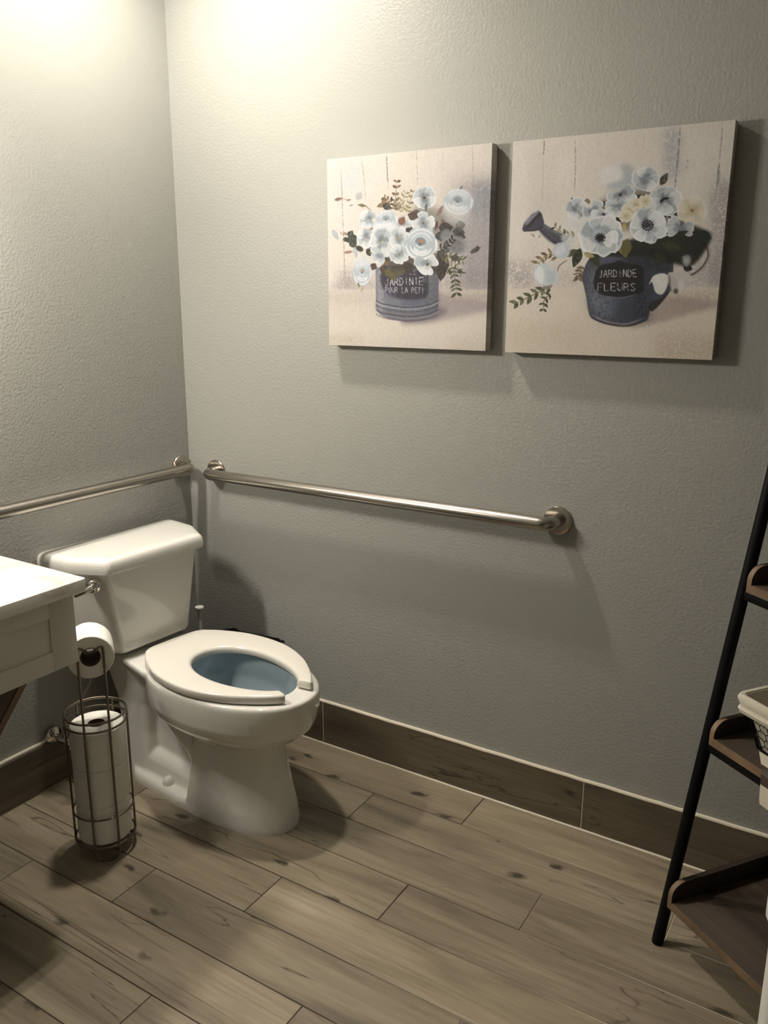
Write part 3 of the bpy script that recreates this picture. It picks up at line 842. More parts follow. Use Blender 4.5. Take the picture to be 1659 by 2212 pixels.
def lidded_bin():
    t = thing('lidded_bin', 'white plastic bin with an overhanging lid in front of the ladder shelf', 'bin', (2.205, -.90, 0), 0)
    def o2(a, b_, r): return round_poly([(-a, -b_), (a, -b_), (a, b_), (-a, b_)], r, 6)
    MB().loft([ring(o2(.146, .120, .032), 0), ring(o2(.150, .124, .034), .008), ring(o2(.1505, .125, .035), .645), ring(o2(.147, .122, .035), .645), ring(o2(.146, .120, .03), .012)]).obj('bin_body', M_whitep, t)
    l = MB().loft([ring(o2(.149, .123, .034), .645), ring(o2(.154, .128, .036), .652), ring(o2(.159, .133, .038), .664), ring(o2(.159, .133, .038), .72), ring(o2(.152, .125, .038), .75), ring(o2(.13, .10, .05), .775), ring(o2(.07, .05, .04), .785)]).obj('bin_lid', M_whitep, t)
lidded_bin()

def canvas(label, x0, z0, wd, ht, img, name='canvas_painting'):
    t = thing(name, label, 'painting', (x0, 0, z0), 0, 'flower canvases')
    img = np.clip((img - .6)*1.22 + .585, .02, .97)
    g_ = img.mean(2, keepdims=True); img = g_ + (img - g_)*.74
    H, Wn = img.shape[:2]; D0, D1 = -.006, -.038
    xs = np.linspace(0, wd, Wn); zs = np.linspace(ht, 0, H)
    X, Z = np.meshgrid(xs, zs)
    V = np.stack([X, np.full_like(X, D1), Z], -1).reshape(-1, 3); Cc = img.reshape(-1, 3)
    i = np.arange(H*Wn).reshape(H, Wn)
    F = np.stack([i[:-1,:-1], i[1:,:-1], i[1:,1:], i[:-1,1:]], -1).reshape(-1, 4)
    Vs, Cs, Fs = [V], [Cc], [F]; base = H*Wn
    def strip(idx, flip):
        nonlocal base
        a = V[idx]; m = len(idx)
        e = a.copy(); e[:,1] = D0
        Vs.append(np.concatenate([a, e])); Cs.append(np.concatenate([Cc[idx]*.94, Cc[idx]*.9]))
        k = np.arange(m-1)
        f = np.stack([k, k+1, m+k+1, m+k], -1) + base
        Fs.append(f[:, ::-1] if flip else f); base += 2*m
    strip(i[0, :], True); strip(i[-1, :], False); strip(i[:, -1], True); strip(i[:, 0], False)
    V, Cc, F = np.concatenate(Vs), np.concatenate(Cs), np.concatenate(Fs)
    me = bpy.data.meshes.new('canvas_print'); me.vertices.add(len(V)); me.vertices.foreach_set('co', V.ravel())
    me.loops.add(F.size); me.loops.foreach_set('vertex_index', F.ravel().astype(np.int32))
    me.polygons.add(len(F)); me.polygons.foreach_set('loop_start', np.arange(0, F.size, 4, dtype=np.int32))
    me.update(calc_edges=True); me.validate()
    at = me.color_attributes.new('print', 'FLOAT_COLOR', 'POINT')
    lin = np.where(Cc <= .04045, Cc/12.92, ((Cc+.055)/1.055)**2.4) * np.array([.63, .645, .685])
    at.data.foreach_set('color', np.concatenate([lin, np.ones((len(lin), 1))], 1).ravel().astype(np.float32))
    if 'canvas_print_mat' in bpy.data.materials: m = bpy.data.materials['canvas_print_mat']
    else:
        m, nt, b = newmat('canvas_print_mat')
        a = nt.nodes.new('ShaderNodeVertexColor'); a.layer_name = 'print'
        nt.links.new(a.outputs[0], b.inputs['Base Color']); b.inputs['Roughness'].default_value = .55; b.inputs['Specular IOR Level'].default_value = .3
        bump(nt, b, noise(nt, objco(nt), 900, 2), .25, .0005)
    me.materials.append(m)
    o = bpy.data.objects.new('canvas_print', me); COL.objects.link(o); o.parent = t
    fr = MB()
    for a, b_ in (((.002, D1+.002, .002), (.03, -.001, ht-.002)), ((wd-.03, D1+.002, .002), (wd-.002, -.001, ht-.002)), ((.03, D1+.002, .002), (wd-.03, -.001, .03)), ((.03, D1+.002, ht-.03), (wd-.03, -.001, ht-.002))):
        fr.box(a, b_)
    fr.obj('stretcher_frame', M_edgew, t, False)
    return t

# ------------------------------------------------------------------ the two canvas prints, brushed stroke by stroke
class Paint:
    """small stroke painter: shapes are given on a sketch quad and laid onto the square print"""
    def __init__(s, N, quad, seed):
        s.N = N; s.img = np.zeros((N, N, 3)); s.rs = np.random.RandomState(seed)
        dst = [(0, 0), (1, 0), (1, 1), (0, 1)]; A = []; b = []
        for (x, y), (u, v) in zip(quad, dst):
            A += [[x, y, 1, 0, 0, 0, -u*x, -u*y], [0, 0, 0, x, y, 1, -v*x, -v*y]]; b += [u, v]
        h = np.linalg.solve(np.array(A, float), np.array(b, float)); s.H = np.append(h, 1).reshape(3, 3)
    def uv(s, pts):
        q = np.c_[np.asarray(pts, float)[:, :2], np.ones(len(pts))] @ s.H.T
        return q[:, :2] / q[:, 2:]
    def comp(s, i0, i1, j0, j1, m, col):
        c = np.array(col, float) / 255
        w = s.img[i0:i1, j0:j1]; w += (c - w) * m[..., None]
    @staticmethod
    def blur(m, r):
        if r < .5: return m
        k = np.exp(-.5 * (np.arange(-int(2.5*r)-1, int(2.5*r)+2) / r)**2); k /= k.sum()
        h = len(k)//2; m = np.pad(m, h, 'edge')
        m = np.apply_along_axis(lambda a: np.convolve(a, k, 'valid'), 0, m)
        return np.apply_along_axis(lambda a: np.convolve(a, k, 'valid'), 1, m)
    def poly(s, pts, col, a=1., soft=0., tex=0.):
        P = s.uv(pts) * s.N; pad = int(3*soft) + 3
        j0, i0 = np.floor(P.min(0)).astype(int) - pad; j1, i1 = np.ceil(P.max(0)).astype(int) + pad
        i0, j0 = max(i0, 0), max(j0, 0); i1, j1 = min(i1, s.N), min(j1, s.N)
        if i1 - i0 < 1 or j1 - j0 < 1: return
        ss = 2; yy = (np.arange((i1-i0)*ss) + .5)/ss + i0; xx = (np.arange((j1-j0)*ss) + .5)/ss + j0
        X, Y = np.meshgrid(xx, yy); ins = np.zeros(X.shape, bool)
        for k in range(len(P)):
            x0, y0 = P[k-1]; x1, y1 = P[k]
            if y0 == y1: continue
            ins ^= ((y0 > Y) != (y1 > Y)) & (X < (x1-x0)*(Y-y0)/(y1-y0) + x0)
        m = ins.reshape(i1-i0, ss, j1-j0, ss).mean((1, 3)).astype(float)
        if soft: m = s.blur(m, soft)
        if tex:
            t = s.rs.rand(*m.shape); t = s.blur(t, 1.2); t = (t - t.mean())/(t.std()+1e-6)
            m = np.clip(m * (1 - tex*np.clip(t + .2, 0, 2)), 0, 1)
        s.comp(i0, i1, j0, j1, m*a, col)
    @staticmethod
    def smooth(pts, n=6, closed=True):
        p = np.asarray(pts, float); m = len(p); out = []
        for i in range(m if closed else m-1):
            if closed: p0, p1, p2, p3 = p[i-1], p[i], p[(i+1) % m], p[(i+2) % m]
            else: p0, p1, p2, p3 = p[max(i-1, 0)], p[i], p[i+1], p[min(i+2, m-1)]
            for k in range(n):
                t = k/n
                out.append(.5*((2*p1) + (-p0+p2)*t + (2*p0-5*p1+4*p2-p3)*t*t + (-p0+3*p1-3*p2+p3)*t**3))
        if not closed: out.append(p[-1])
        return np.array(out)
    def blob(s, pts, col, a=1., soft=0., tex=0.): s.poly(s.smooth(pts), col, a, soft, tex)
    def ell(s, x, y, rx, ry, ang, col, a=1., soft=0., tex=0., rag=0.):
        t = np.linspace(0, 2*PI, 36, endpoint=False); c, d = math.cos(math.radians(ang)), math.sin(math.radians(ang))
        q = 1 + rag*(s.rs.rand(36)-.5)
        ex, ey = rx*np.cos(t)*q, ry*np.sin(t)*q
        s.poly(np.c_[x + ex*c - ey*d, y + ex*d + ey*c], col, a, soft, tex)
    def stroke(s, pts, w, col, a=1., soft=0., taper=1, smooth=True, tex=0.):
        p = s.smooth(pts, 6, False) if smooth and len(pts) > 2 else np.asarray(pts, float)
        t = np.gradient(p, axis=0); t /= np.linalg.norm(t, axis=1)[:, None] + 1e-9
        n = np.c_[-t[:, 1], t[:, 0]]; u = np.linspace(0, 1, len(p))
        ww = w/2 * (np.clip(np.minimum(u, 1-u)*5, .25, 1) if taper else np.ones(len(p)))
        s.poly(np.r_[p + n*ww[:, None], (p - n*ww[:, None])[::-1]], col, a, soft, tex)
    def leaf(s, x, y, L, w, ang, col, rib=None, a=1.):
        c, d = math.cos(math.radians(ang)), math.sin(math.radians(ang)); u = np.linspace(0, 1, 12)
        h = w/2*np.sin(PI*u**.85)
        pu = np.r_[np.c_[u*L, h], np.c_[u*L, -h][::-1]]
        s.poly(np.c_[x + pu[:, 0]*c - pu[:, 1]*d, y + pu[:, 0]*d + pu[:, 1]*c], col, a, .4, .15)
        if rib is not None: s.stroke([(x, y), (x+L*.9*c, y+L*.9*d)], max(2.5, w*.1), rib, .7, .3)
    def petal(s, x, y, ang, L, w, col, edge, shade, a=1.):
        """heart-shaped petal growing from (x, y) towards ang"""
        c, d = math.cos(math.radians(ang)), math.sin(math.radians(ang))
        prof = [(0, .06), (.25, .55), (.55, .95), (.8, 1.0), (.95, .72), (1.0, .25), (.97, -.1), (1.0, -.4), (.93, -.8), (.75, -1), (.5, -.9), (.22, -.5), (0, -.06)]
        j = 1 + .10*(s.rs.rand(len(prof))-.5)
        def pts(k): return [(x + (u*L*k*q)*c - (v*w/2*k*q)*d, y + (u*L*k*q)*d + (v*w/2*k*q)*c) for (u, v), q in zip(prof, j)]
        s.blob(pts(1), edge, a, .3); s.blob(pts(.9), col, a*.9, 1.2)
        s.ell(x + L*.22*c, y + L*.22*d, L*.28, w*.26, ang, shade, a*.85, 2.2)
        for k in (-.45, .1, .5):
            s.stroke([(x + L*.25*c - k*w*.15*d, y + L*.25*d + k*w*.15*c), (x + L*.85*c - k*w*.5*d, y + L*.85*d + k*w*.5*c)], w*.06, edge, .35*a, .8)
    def flower(s, x, y, angs, L, w, cols, cen=None, cr=8, a=1., sq=1.):
        for k, an in enumerate(angs):
            col, edge, sh = cols[k % len(cols)]
            l = L*(1-.15*s.rs.rand())*(sq + (1-sq)*abs(math.cos(math.radians(an))))
            s.petal(x, y, an, l, w, col, edge, sh, a)
        if cen is not None:
            s.ell(x, y, cr, cr*.9, 0, cen, a, .6, .2, .5)
            for _ in range(7):
                t = s.rs.rand()*6.28; s.ell(x + cr*1.15*math.cos(t), y + cr*1.1*math.sin(t), cr*.22, cr*.22, 0, cen, a*.8, .3)
    def rose(s, x, y, rx, ry, ang=0, a=1., warm=None, dark=(132, 142, 150), soft=1.):
        light, mid = (236, 240, 241), (186, 196, 203)
        s.ell(x, y, rx, ry, ang, mid, a, soft, 0, .16)
        c, d = math.cos(math.radians(ang)), math.sin(math.radians(ang))
        def arc_(r, t0, t1, w, col, al, off=(0, 0)):
            t = np.radians(np.linspace(t0, t1, 12))
            ex, ey = rx*r*np.cos(t) + off[0]*rx, ry*r*np.sin(t) + off[1]*ry
            s.stroke(np.c_[x + ex*c - ey*d, y + ex*d + ey*c], w, col, al, soft*.8)
        arc_(.9, 20, 175, rx*.16, light, a*.9); arc_(.88, 190, 330, rx*.13, light, a*.75); arc_(.92, 330, 385, rx*.14, light, a*.8)
        arc_(.74, 30, 150, rx*.07, (150, 160, 168), a*.8); arc_(.66, 10, 165, rx*.18, light, a*.85); arc_(.66, 185, 340, rx*.14, (222, 228, 231), a*.8)
        arc_(.52, 40, 170, rx*.06, (140, 150, 158), a*.8); arc_(.45, 25, 160, rx*.17, (240, 242, 240), a*.9, (0, .04)); arc_(.47, 180, 350, rx*.12, (205, 213, 218), a*.9)
        s.ell(x - .05*rx, y - .12*ry, rx*.32, ry*.30, ang, dark, a*.85, soft*1.2, .1)
        if warm is not None: s.ell(x + .02*rx, y - .16*ry, rx*.17, ry*.13, ang, warm, a*.9, .9, .2)
        arc_(.30, 20, 170, rx*.09, (238, 240, 238), a*.85, (-.05, -.12)); s.ell(x - .06*rx, y - .02*ry, rx*.07, ry*.06, 0, (70, 74, 76), a*.7, .7)
    def sprig(s, pts, n, L, w, col, col2, a=1., spread=55):
        p = s.smooth(pts, 12, False); s.stroke(pts, 5, col, a, .3)
        idx = np.linspace(len(p)*.12, len(p)-2, n).astype(int)
        for k, i in enumerate(idx):
            t = p[min(i+1, len(p)-1)] - p[i-1]; an = math.degrees(math.atan2(t[1], t[0]))
            for sd in (-1, 1):
                s.leaf(p[i][0], p[i][1], L*(.8+.4*s.rs.rand()), w*(.8+.4*s.rs.rand()), an + sd*(spread + 20*(s.rs.rand()-.5)), col if (k+sd) % 3 else col2, None, a)
    GL = {'A': [[(0,1),(.5,0),(1,1)],[(.2,.62),(.8,.62)]], 'R': [[(0,1),(0,0),(.7,.05),(.9,.25),(.7,.48),(0,.52)],[(.4,.52),(1,1)]],
          'D': [[(0,0),(0,1),(.6,.95),(1,.5),(.6,.05),(0,0)]], 'I': [[(.5,0),(.5,1)]], 'N': [[(0,1),(0,0),(1,1),(1,0)]],
          'J': [[(.8,0),(.8,.8),(.5,1),(.1,.85)]], 'E': [[(1,0),(0,0),(0,1),(1,1)],[(0,.5),(.8,.5)]], 'F': [[(1,0),(0,0),(0,1)],[(0,.5),(.8,.5)]],
          'L': [[(0,0),(0,1),(.9,1)]], 'U': [[(0,0),(.05,.8),(.5,1),(.95,.8),(1,0)]], 'S': [[(1,.1),(.5,0),(.05,.22),(.5,.48),(.95,.75),(.5,1),(0,.9)]],
          'P': [[(0,1),(0,0),(.7,.05),(.9,.28),(.7,.52),(0,.55)]], 'T': [[(0,0),(1,0)],[(.5,0),(.5,1)]], 'O': [[(.5,0),(.05,.4),(.15,.9),(.6,1),(.97,.6),(.85,.12),(.5,0)]]}
    def text(s, st, x, y, cw, ch, gap, w, col, a=1., slope=0.):
        for k, chh in enumerate(st):
            if chh != ' ':
                x0 = x + k*(cw+gap)
                for line in s.GL[chh]:
                    q = [(x0 + px*cw + s.rs.rand()*2, y + py*ch + slope*(x0-x) + s.rs.rand()*2) for px, py in line]
                    for aa, bb in zip(q, q[1:]): s.stroke([aa, bb], w, col, a*(.75+.25*s.rs.rand()), .35, 0, False, .35)
    def wash(s, x0, x1, y0, y1, col, a, soft, tex=.25):
        s.poly([(x0, y0), (x1, y0), (x1, y1), (x0, y1)], col, a, soft, tex)
    def weave(s, amt=.018):
        n1 = s.blur(s.rs.randn(s.N, s.N), .8); n1 /= n1.std()
        n2 = s.rs.randn(s.N, s.N); k = np.ones(9)/9
        n2 = np.apply_along_axis(lambda q: np.convolve(q, k, 'same'), 0, n2); n2 /= n2.std()
        s.img *= (1 + amt*(.6*n1 + .6*n2))[..., None]; s.img[:] = np.clip(s.img, 0, 1)

W3 = [((188, 196, 199), (226, 229, 228), (132, 142, 148)), ((212, 216, 216), (240, 240, 236), (158, 166, 170)), ((168, 177, 181), (212, 217, 218), (118, 128, 134))]
DK, OL, BR, GR, RU = (52, 50, 42), (110, 102, 66), (86, 68, 54), (66, 80, 66), (136, 96, 70)

def board_wall(P, xl, xr, yt, yb, lines, rs):
    P.img[:] = np.array((226, 216, 202))/255
    for k in range(26):
        x = xl + (xr-xl)*rs.rand(); y = yt + (yb-yt)*rs.rand(); w_ = 40 + 120*rs.rand(); h = 120 + 300*rs.rand()
        c = [(234, 226, 212), (216, 203, 190), (206, 196, 190), (230, 216, 196)][rs.randint(4)]
        P.wash(x, x+w_, y, y+h, c, .35, 9, .3)
    for x0, y0, x1, y1, w_, a, col in lines:
        P.stroke([(x0, y0), ((x0+x1)/2 + rs.rand()*4, (y0+y1)/2), (x1, y1)], w_, col, a, .8, 1, True, .5)
        P.stroke([(x0+9, y0), (x1+9, y1)], w_*.9, (240, 232, 220), a*.6, 1.2, 0, False, .3)

def print_one(N=440):
    P = Paint(N, [(62, 208), (1483, 78), (1420, 1850), (85, 1793)], 11); rs = P.rs
    MV, VI = (150, 142, 148), (118, 112, 126)
    board_wall(P, 70, 1470, 90, 1320, [(362, 190, 400, 560, 7, .8, (164, 148, 140)), (575, 165, 590, 470, 9, .9, (128, 118, 118)), (830, 140, 842, 460, 6, .75, (140, 128, 124)), (185, 300, 225, 1330, 9, .6, (142, 134, 138)), (1310, 90, 1318, 560, 6, .6, (140, 126, 126)), (1055, 110, 1050, 540, 5, .3, (176, 160, 150))], rs)
    # blue patch upper left, violet shade on the right
    P.wash(215, 345, 190, 480, (190, 206, 212), .55, 10); P.stroke([(185, 290), (192, 520)], 16, (150, 176, 190), .6, 2)
    P.wash(1090, 1480, 380, 1330, (172, 162, 162), .55, 22); P.wash(1230, 1480, 420, 1330, (150, 144, 152), .5, 16); P.wash(1330, 1470, 400, 720, (138, 142, 154), .5, 10, .5)
    P.wash(1340, 1400, 520, 660, (150, 168, 176), .5, 5, .5); P.wash(1250, 1330, 1000, 1320, (156, 148, 154), .4, 8, .5)
    for k in range(30): P.stroke([(1330+90*rs.rand(), 430+400*rs.rand())]*1 + [(1340+90*rs.rand(), 480+400*rs.rand())], 4, (196, 198, 200), .35, .6, 1, False)
    P.wash(160, 330, 1160, 1330, (134, 126, 132), .45, 12, .4); P.wash(330, 480, 1200, 1330, (170, 158, 154), .35, 10, .4); P.wash(100, 480, 1270, 1326, (150, 140, 140), .35, 7)
    P.wash(1030, 1450, 1180, 1330, (148, 138, 142), .45, 14, .4)
    # table
    P.poly([(60, 1322), (1480, 1330), (1460, 1900), (60, 1860)], (222, 210, 194), 1, 1.2)
    P.wash(60, 480, 1330, 1440, (204, 190, 176), .6, 10); P.wash(1000, 1460, 1335, 1480, (186, 172, 162), .75, 12); P.wash(60, 1460, 1560, 1760, (234, 224, 206), .6, 16)
    P.wash(60, 380, 1700, 1790, (198, 178, 152), .35, 8, .6); P.wash(1100, 1420, 1720, 1850, (206, 188, 160), .3, 12, .5)
    P.blob([(960, 1380), (1150, 1385), (1440, 1440), (1440, 1500), (1200, 1560), (1000, 1600), (820, 1618), (700, 1600)], (168, 154, 152), .7, 6)
    P.blob([(960, 1480), (1100, 1500), (1000, 1580), (820, 1608), (700, 1590)], (128, 116, 124), .6, 4)
    # bucket
    body = [(482, 1140), (486, 1400), (482, 1480), (520, 1540), (600, 1575), (760, 1598), (900, 1580), (985, 1540), (1020, 1480), (1022, 1300), (1028, 1150), (900, 1120), (600, 1120)]
    P.poly(body, (126, 126, 136), 1, .5)
    P.wash(490, 560, 1150, 1520, (172, 176, 180), .75, 7, .4); P.wash(880, 1015, 1150, 1520, (92, 94, 108), .7, 8, .4); P.wash(930, 975, 1200, 1500, (138, 142, 152), .5, 5, .4)
    P.wash(560, 900, 1400, 1500, (134, 140, 152), .6, 6, .5); P.wash(700, 880, 1400, 1480, (92, 98, 122), .6, 6, .5)
    P.blob([(535, 1180), (700, 1150), (900, 1170), (930, 1260), (915, 1390), (760, 1410), (620, 1380), (540, 1300)], (62, 56, 72), .95, 2.5, .15)
    P.wash(560, 660, 1300, 1390, (112, 104, 136), .5, 5, .5); P.wash(640, 700, 1150, 1240, (104, 98, 132), .7, 4, .3)
    for yy, c, w_ in ((1462, (58, 56, 66), 8), (1476, (186, 188, 190), 9), (1500, (74, 74, 86), 7), (1540, (60, 56, 66), 8), (1552, (168, 166, 168), 7), (1578, (84, 76, 84), 7)):
        P.stroke([(486, yy-45), (560, yy-12), (760, yy+16), (930, yy-4), (1020, yy-42)], w_, c, .8, .7, 0, True, .3)
    for k in range(40): P.stroke([(500+500*rs.rand(), 1390+170*rs.rand())]*1 + [(500+510*rs.rand(), 1400+170*rs.rand())], 3, [(70, 68, 80), (170, 174, 178)][k % 2], .22, .8, 1, False)
    # lettering
    wh = (214, 212, 214)
    P.text('L', 596, 1168, 24, 40, 8, 6, wh, .6); P.text('LE', 772, 1158, 26, 38, 10, 6, wh, .65)
    P.text('JARDINIE', 562, 1228, 30, 62, 12, 7.5, wh, .95, -.02); P.text('R', 890, 1216, 26, 50, 0, 6, wh, .45)
    P.text('POUR LA PETI', 566, 1300, 21, 46, 7, 6.5, wh, .85, .03)
    # foliage behind
    for x, y, L, w_, an, c in ((560, 1110, 90, 70, 100, BR), (640, 1120, 100, 80, 80, (96, 86, 58)), (480, 1100, 70, 60, 120, BR), (740, 1090, 110, 90, 70, (78, 66, 44)), (720, 1120, 110, 80, 120, OL), (1040, 1060, 130, 110, 70, (74, 62, 52)), (1060, 1110, 150, 80, 100, (70, 58, 48)), (1010, 1000, 120, 90, 40, (84, 74, 66)), (1110, 1050, 120, 50, 10, (90, 82, 66)), (780, 690, 110, 90, 0, (96, 78, 66)), (760, 680, 80, 60, 40, DK), (690, 770, 90, 70, -60, (150, 104, 76)), (760, 790, 60, 60, 60, DK), (380, 930, 110, 70, 10, OL), (400, 980, 90, 60, 40, DK), (430, 1010, 90, 60, -20, (146, 134, 84))): P.leaf(x, y, L, w_, an, c, tuple(min(255, q+34) for q in c))
    P.blob([(560, 1060), (760, 1010), (1010, 1020), (1080, 1110), (1020, 1190), (860, 1150), (700, 1160), (560, 1130)], (66, 58, 50), .75, 4)
    P.blob([(820, 620), (1010, 640), (1180, 760), (1230, 900), (1120, 1000), (960, 900), (800, 760)], (96, 92, 88), .55, 8)
    # fern sprays at the top
    P.sprig([(690, 660), (655, 560), (665, 400)], 6, 46, 24, (138, 104, 84), (120, 90, 76))
    P.sprig([(720, 670), (700, 600), (740, 500)], 6, 40, 15, (172, 158, 116), (150, 138, 96)); P.sprig([(740, 670), (770, 600), (800, 490)], 5, 40, 18, (156, 142, 100), (132, 110, 84)); P.sprig([(650, 650), (620, 580), (560, 540)], 5, 40, 18, (142, 126, 88), DK)
    P.wash(640, 800, 500, 640, (206, 192, 150), .25, 12)
    P.leaf(490, 620, 120, 44, -20, (150, 130, 90), DK); P.leaf(540, 600, 90, 60, 25, (70, 70, 52)); P.leaf(545, 600, 70, 40, -75, (150, 116, 84))
    # left twigs
    P.stroke([(470, 690), (420, 630), (370, 600), (320, 605)], 7, (140, 124, 108), .9, .5); P.leaf(320, 560, 80, 60, -60, (190, 188, 186), (160, 158, 160)); P.leaf(330, 600, 80, 26, 10, (136, 122, 82)); P.leaf(290, 600, 40, 20, 160, (176, 178, 176))
    P.stroke([(120, 560), (160, 545), (270, 560)], 4, (138, 108, 88), .9, .4); P.leaf(130, 560, 70, 28, -15, (140, 108, 88)); P.leaf(230, 565, 46, 14, -15, (140, 110, 90))
    P.leaf(110, 810, 110, 46, 60, (182, 188, 190)); P.leaf(200, 830, 60, 14, 30, (168, 130, 100)); P.stroke([(170, 830), (210, 855), (260, 850)], 7, (150, 128, 100), .9, .4)
    for x, y, L, w_, an in ((250, 880, 70, 60, -60), (260, 900, 80, 70, -20), (220, 890, 70, 46, 20), (270, 900, 80, 70, 60), (200, 900, 60, 40, -10)): P.leaf(x, y, L, w_, an, GR, (96, 112, 88))
    P.leaf(205, 1010, 90, 26, -8, (176, 130, 118)); P.leaf(300, 960, 70, 40, 80, (190, 194, 198)); P.leaf(320, 1000, 60, 30, 100, (178, 184, 190))
    # right twigs and dark leaves
    for x, y, L, w_, an, c in ((1010, 700, 110, 34, -60, (150, 116, 108)), (1050, 720, 110, 34, 70, (128, 92, 84)), (1010, 740, 90, 30, 100, (100, 70, 60)), (1080, 740, 60, 26, 140, (140, 104, 94)), (1020, 800, 130, 90, 0, (66, 54, 54)), (1060, 800, 90, 120, 60, (60, 56, 56)), (1030, 830, 90, 90, 80, (72, 74, 74)), (1140, 830, 110, 90, 10, (70, 74, 72)), (1170, 860, 90, 60, 20, DK), (1200, 740, 90, 80, 80, (100, 106, 102)), (1100, 880, 120, 70, 20, (112, 116, 114)), (1130, 960, 110, 70, 150, (92, 94, 92)), (1290, 1020, 110, 40, -30, (86, 80, 78)), (1340, 1010, 60, 40, -70, (84, 78, 78))): P.leaf(x, y, L, w_, an, c, tuple(min(255, q+26) for q in c), .9)
    P.ell(1190, 950, 90, 80, 20, (160, 158, 160), .85, 2.5, .2); P.ell(1180, 960, 60, 60, 20, (116, 112, 118), .7, 3, .2); P.ell(1085, 870, 50, 60, 10, (150, 154, 152), .8, 2)
    P.sprig([(1020, 980), (1090, 950), (1140, 900)], 5, 40, 16, (52, 54, 48), DK); P.sprig([(1020, 1050), (1120, 1040), (1230, 1080)], 6, 50, 18, (96, 98, 72), (140, 136, 100)); P.sprig([(1120, 1120), (1160, 1230), (1175, 1360)], 7, 60, 22, (84, 88, 64), (120, 118, 88)); P.sprig([(1060, 1060), (1160, 1110), (1220, 1190)], 5, 40, 16, (150, 140, 104), (100, 96, 70)); P.leaf(1180, 1170, 50, 40, 10, (96, 80, 70)); P.stroke([(1060, 1070), (1120, 1120), (1140, 1180)], 4, (190, 180, 150), .8, .4)
    P.leaf(1200, 480, 50, 20, -50, (124, 118, 118)); P.stroke([(1190, 520), (1250, 445)], 4, (150, 140, 136), .8, .4, 1, False)
    # flowers, back to front
    P.rose(1190, 580, 128, 112, 10, .9, None, (130, 144, 148), 1.8); P.ell(1180, 700, 110, 70, 0, (206, 208, 208), .5, 6)
    P.flower(900, 545, (200, 140, 260, 320, 30, 80), 110, 95, W3, (96, 76, 64), 12, .95, .9); P.leaf(920, 590, 80, 26, 100, (110, 124, 122)); P.stroke([(930, 580), (915, 680)], 9, (86, 98, 90), .9, .6, 1, False)
    P.flower(420, 730, (160, 230, 300, 60, 110), 90, 84, W3, None, 8, .95); P.rose(575, 730, 92, 82, -5, 1, None, (146, 156, 164), 1.2); P.ell(560, 810, 110, 60, 5, (226, 231, 234), .8, 4)
    P.flower(730, 760, (20, 100, 180, 250, 320), 70, 66, W3, None, 8, .8)
    P.flower(400, 880, (150, 210, 280, 20, 80), 95, 80, W3, (170, 130, 104), 8, .9)
    P.flower(890, 760, (175, 265, 350, 60), 105, 96, [W3[1], W3[0]], (112, 90, 62), 8, 1)
    P.flower(540, 920, (120, 190, 260, 330, 50), 125, 116, W3, (208, 190, 120), 9, 1)
    P.flower(685, 885, (150, 235, 310, 30, 95), 100, 92, [W3[1], W3[0], W3[1]], (196, 176, 96), 9, 1)
    P.flower(520, 1030, (90, 160, 20, 60), 80, 80, [W3[1], W3[0]], None, 6, 1)
    P.flower(685, 1025, (95, 165, 20, 310, 240), 92, 84, [W3[1], W3[0]], (140, 128, 70), 8, 1)
    P.rose(370, 1180, 78, 108, 5, 1, (178, 150, 128), (172, 180, 186), 1.2); P.ell(365, 1080, 75, 50, 0, (216, 220, 222), .7, 5); P.leaf(330, 1260, 50, 18, 70, (150, 140, 90)); P.leaf(380, 1300, 60, 18, 120, (196, 180, 130))
    P.leaf(690, 775, 80, 62, -62, (150, 100, 72), (92, 66, 52)); P.leaf(745, 800, 50, 46, 50, (70, 64, 56)); P.leaf(760, 690, 90, 80, 12, (98, 78, 64), (126, 104, 86)); P.leaf(430, 815, 40, 16, -30, (168, 120, 92)); P.leaf(575, 1075, 40, 40, 90, (140, 100, 72)); P.leaf(590, 1050, 40, 46, 120, (92, 70, 54)); P.ell(345, 975, 34, 22, 30, (56, 50, 44), .9, .8)
    P.rose(872, 940, 142, 142, 8, 1, (196, 138, 96), (128, 138, 146), .9)
    P.flower(925, 1112, (195, 150, 330, 90), 105, 98, [W3[1], W3[1], W3[1], W3[1]], (112, 110, 62), 13, 1); P.petal(925, 1112, 200, 120, 90, (176, 188, 192), (206, 214, 216), (140, 152, 160)); P.petal(925, 1112, 95, 90, 110, (226, 230, 230), (242, 243, 240), (190, 196, 198)); P.ell(925, 1112, 14, 13, 0, (112, 110, 62), 1, .6)
    for x, y in ((620, 1190), (660, 1215)): P.leaf(x-50, y-40, 90, 60, 60, (112, 104, 60), (140, 132, 84))
    P.weave(); return P.img

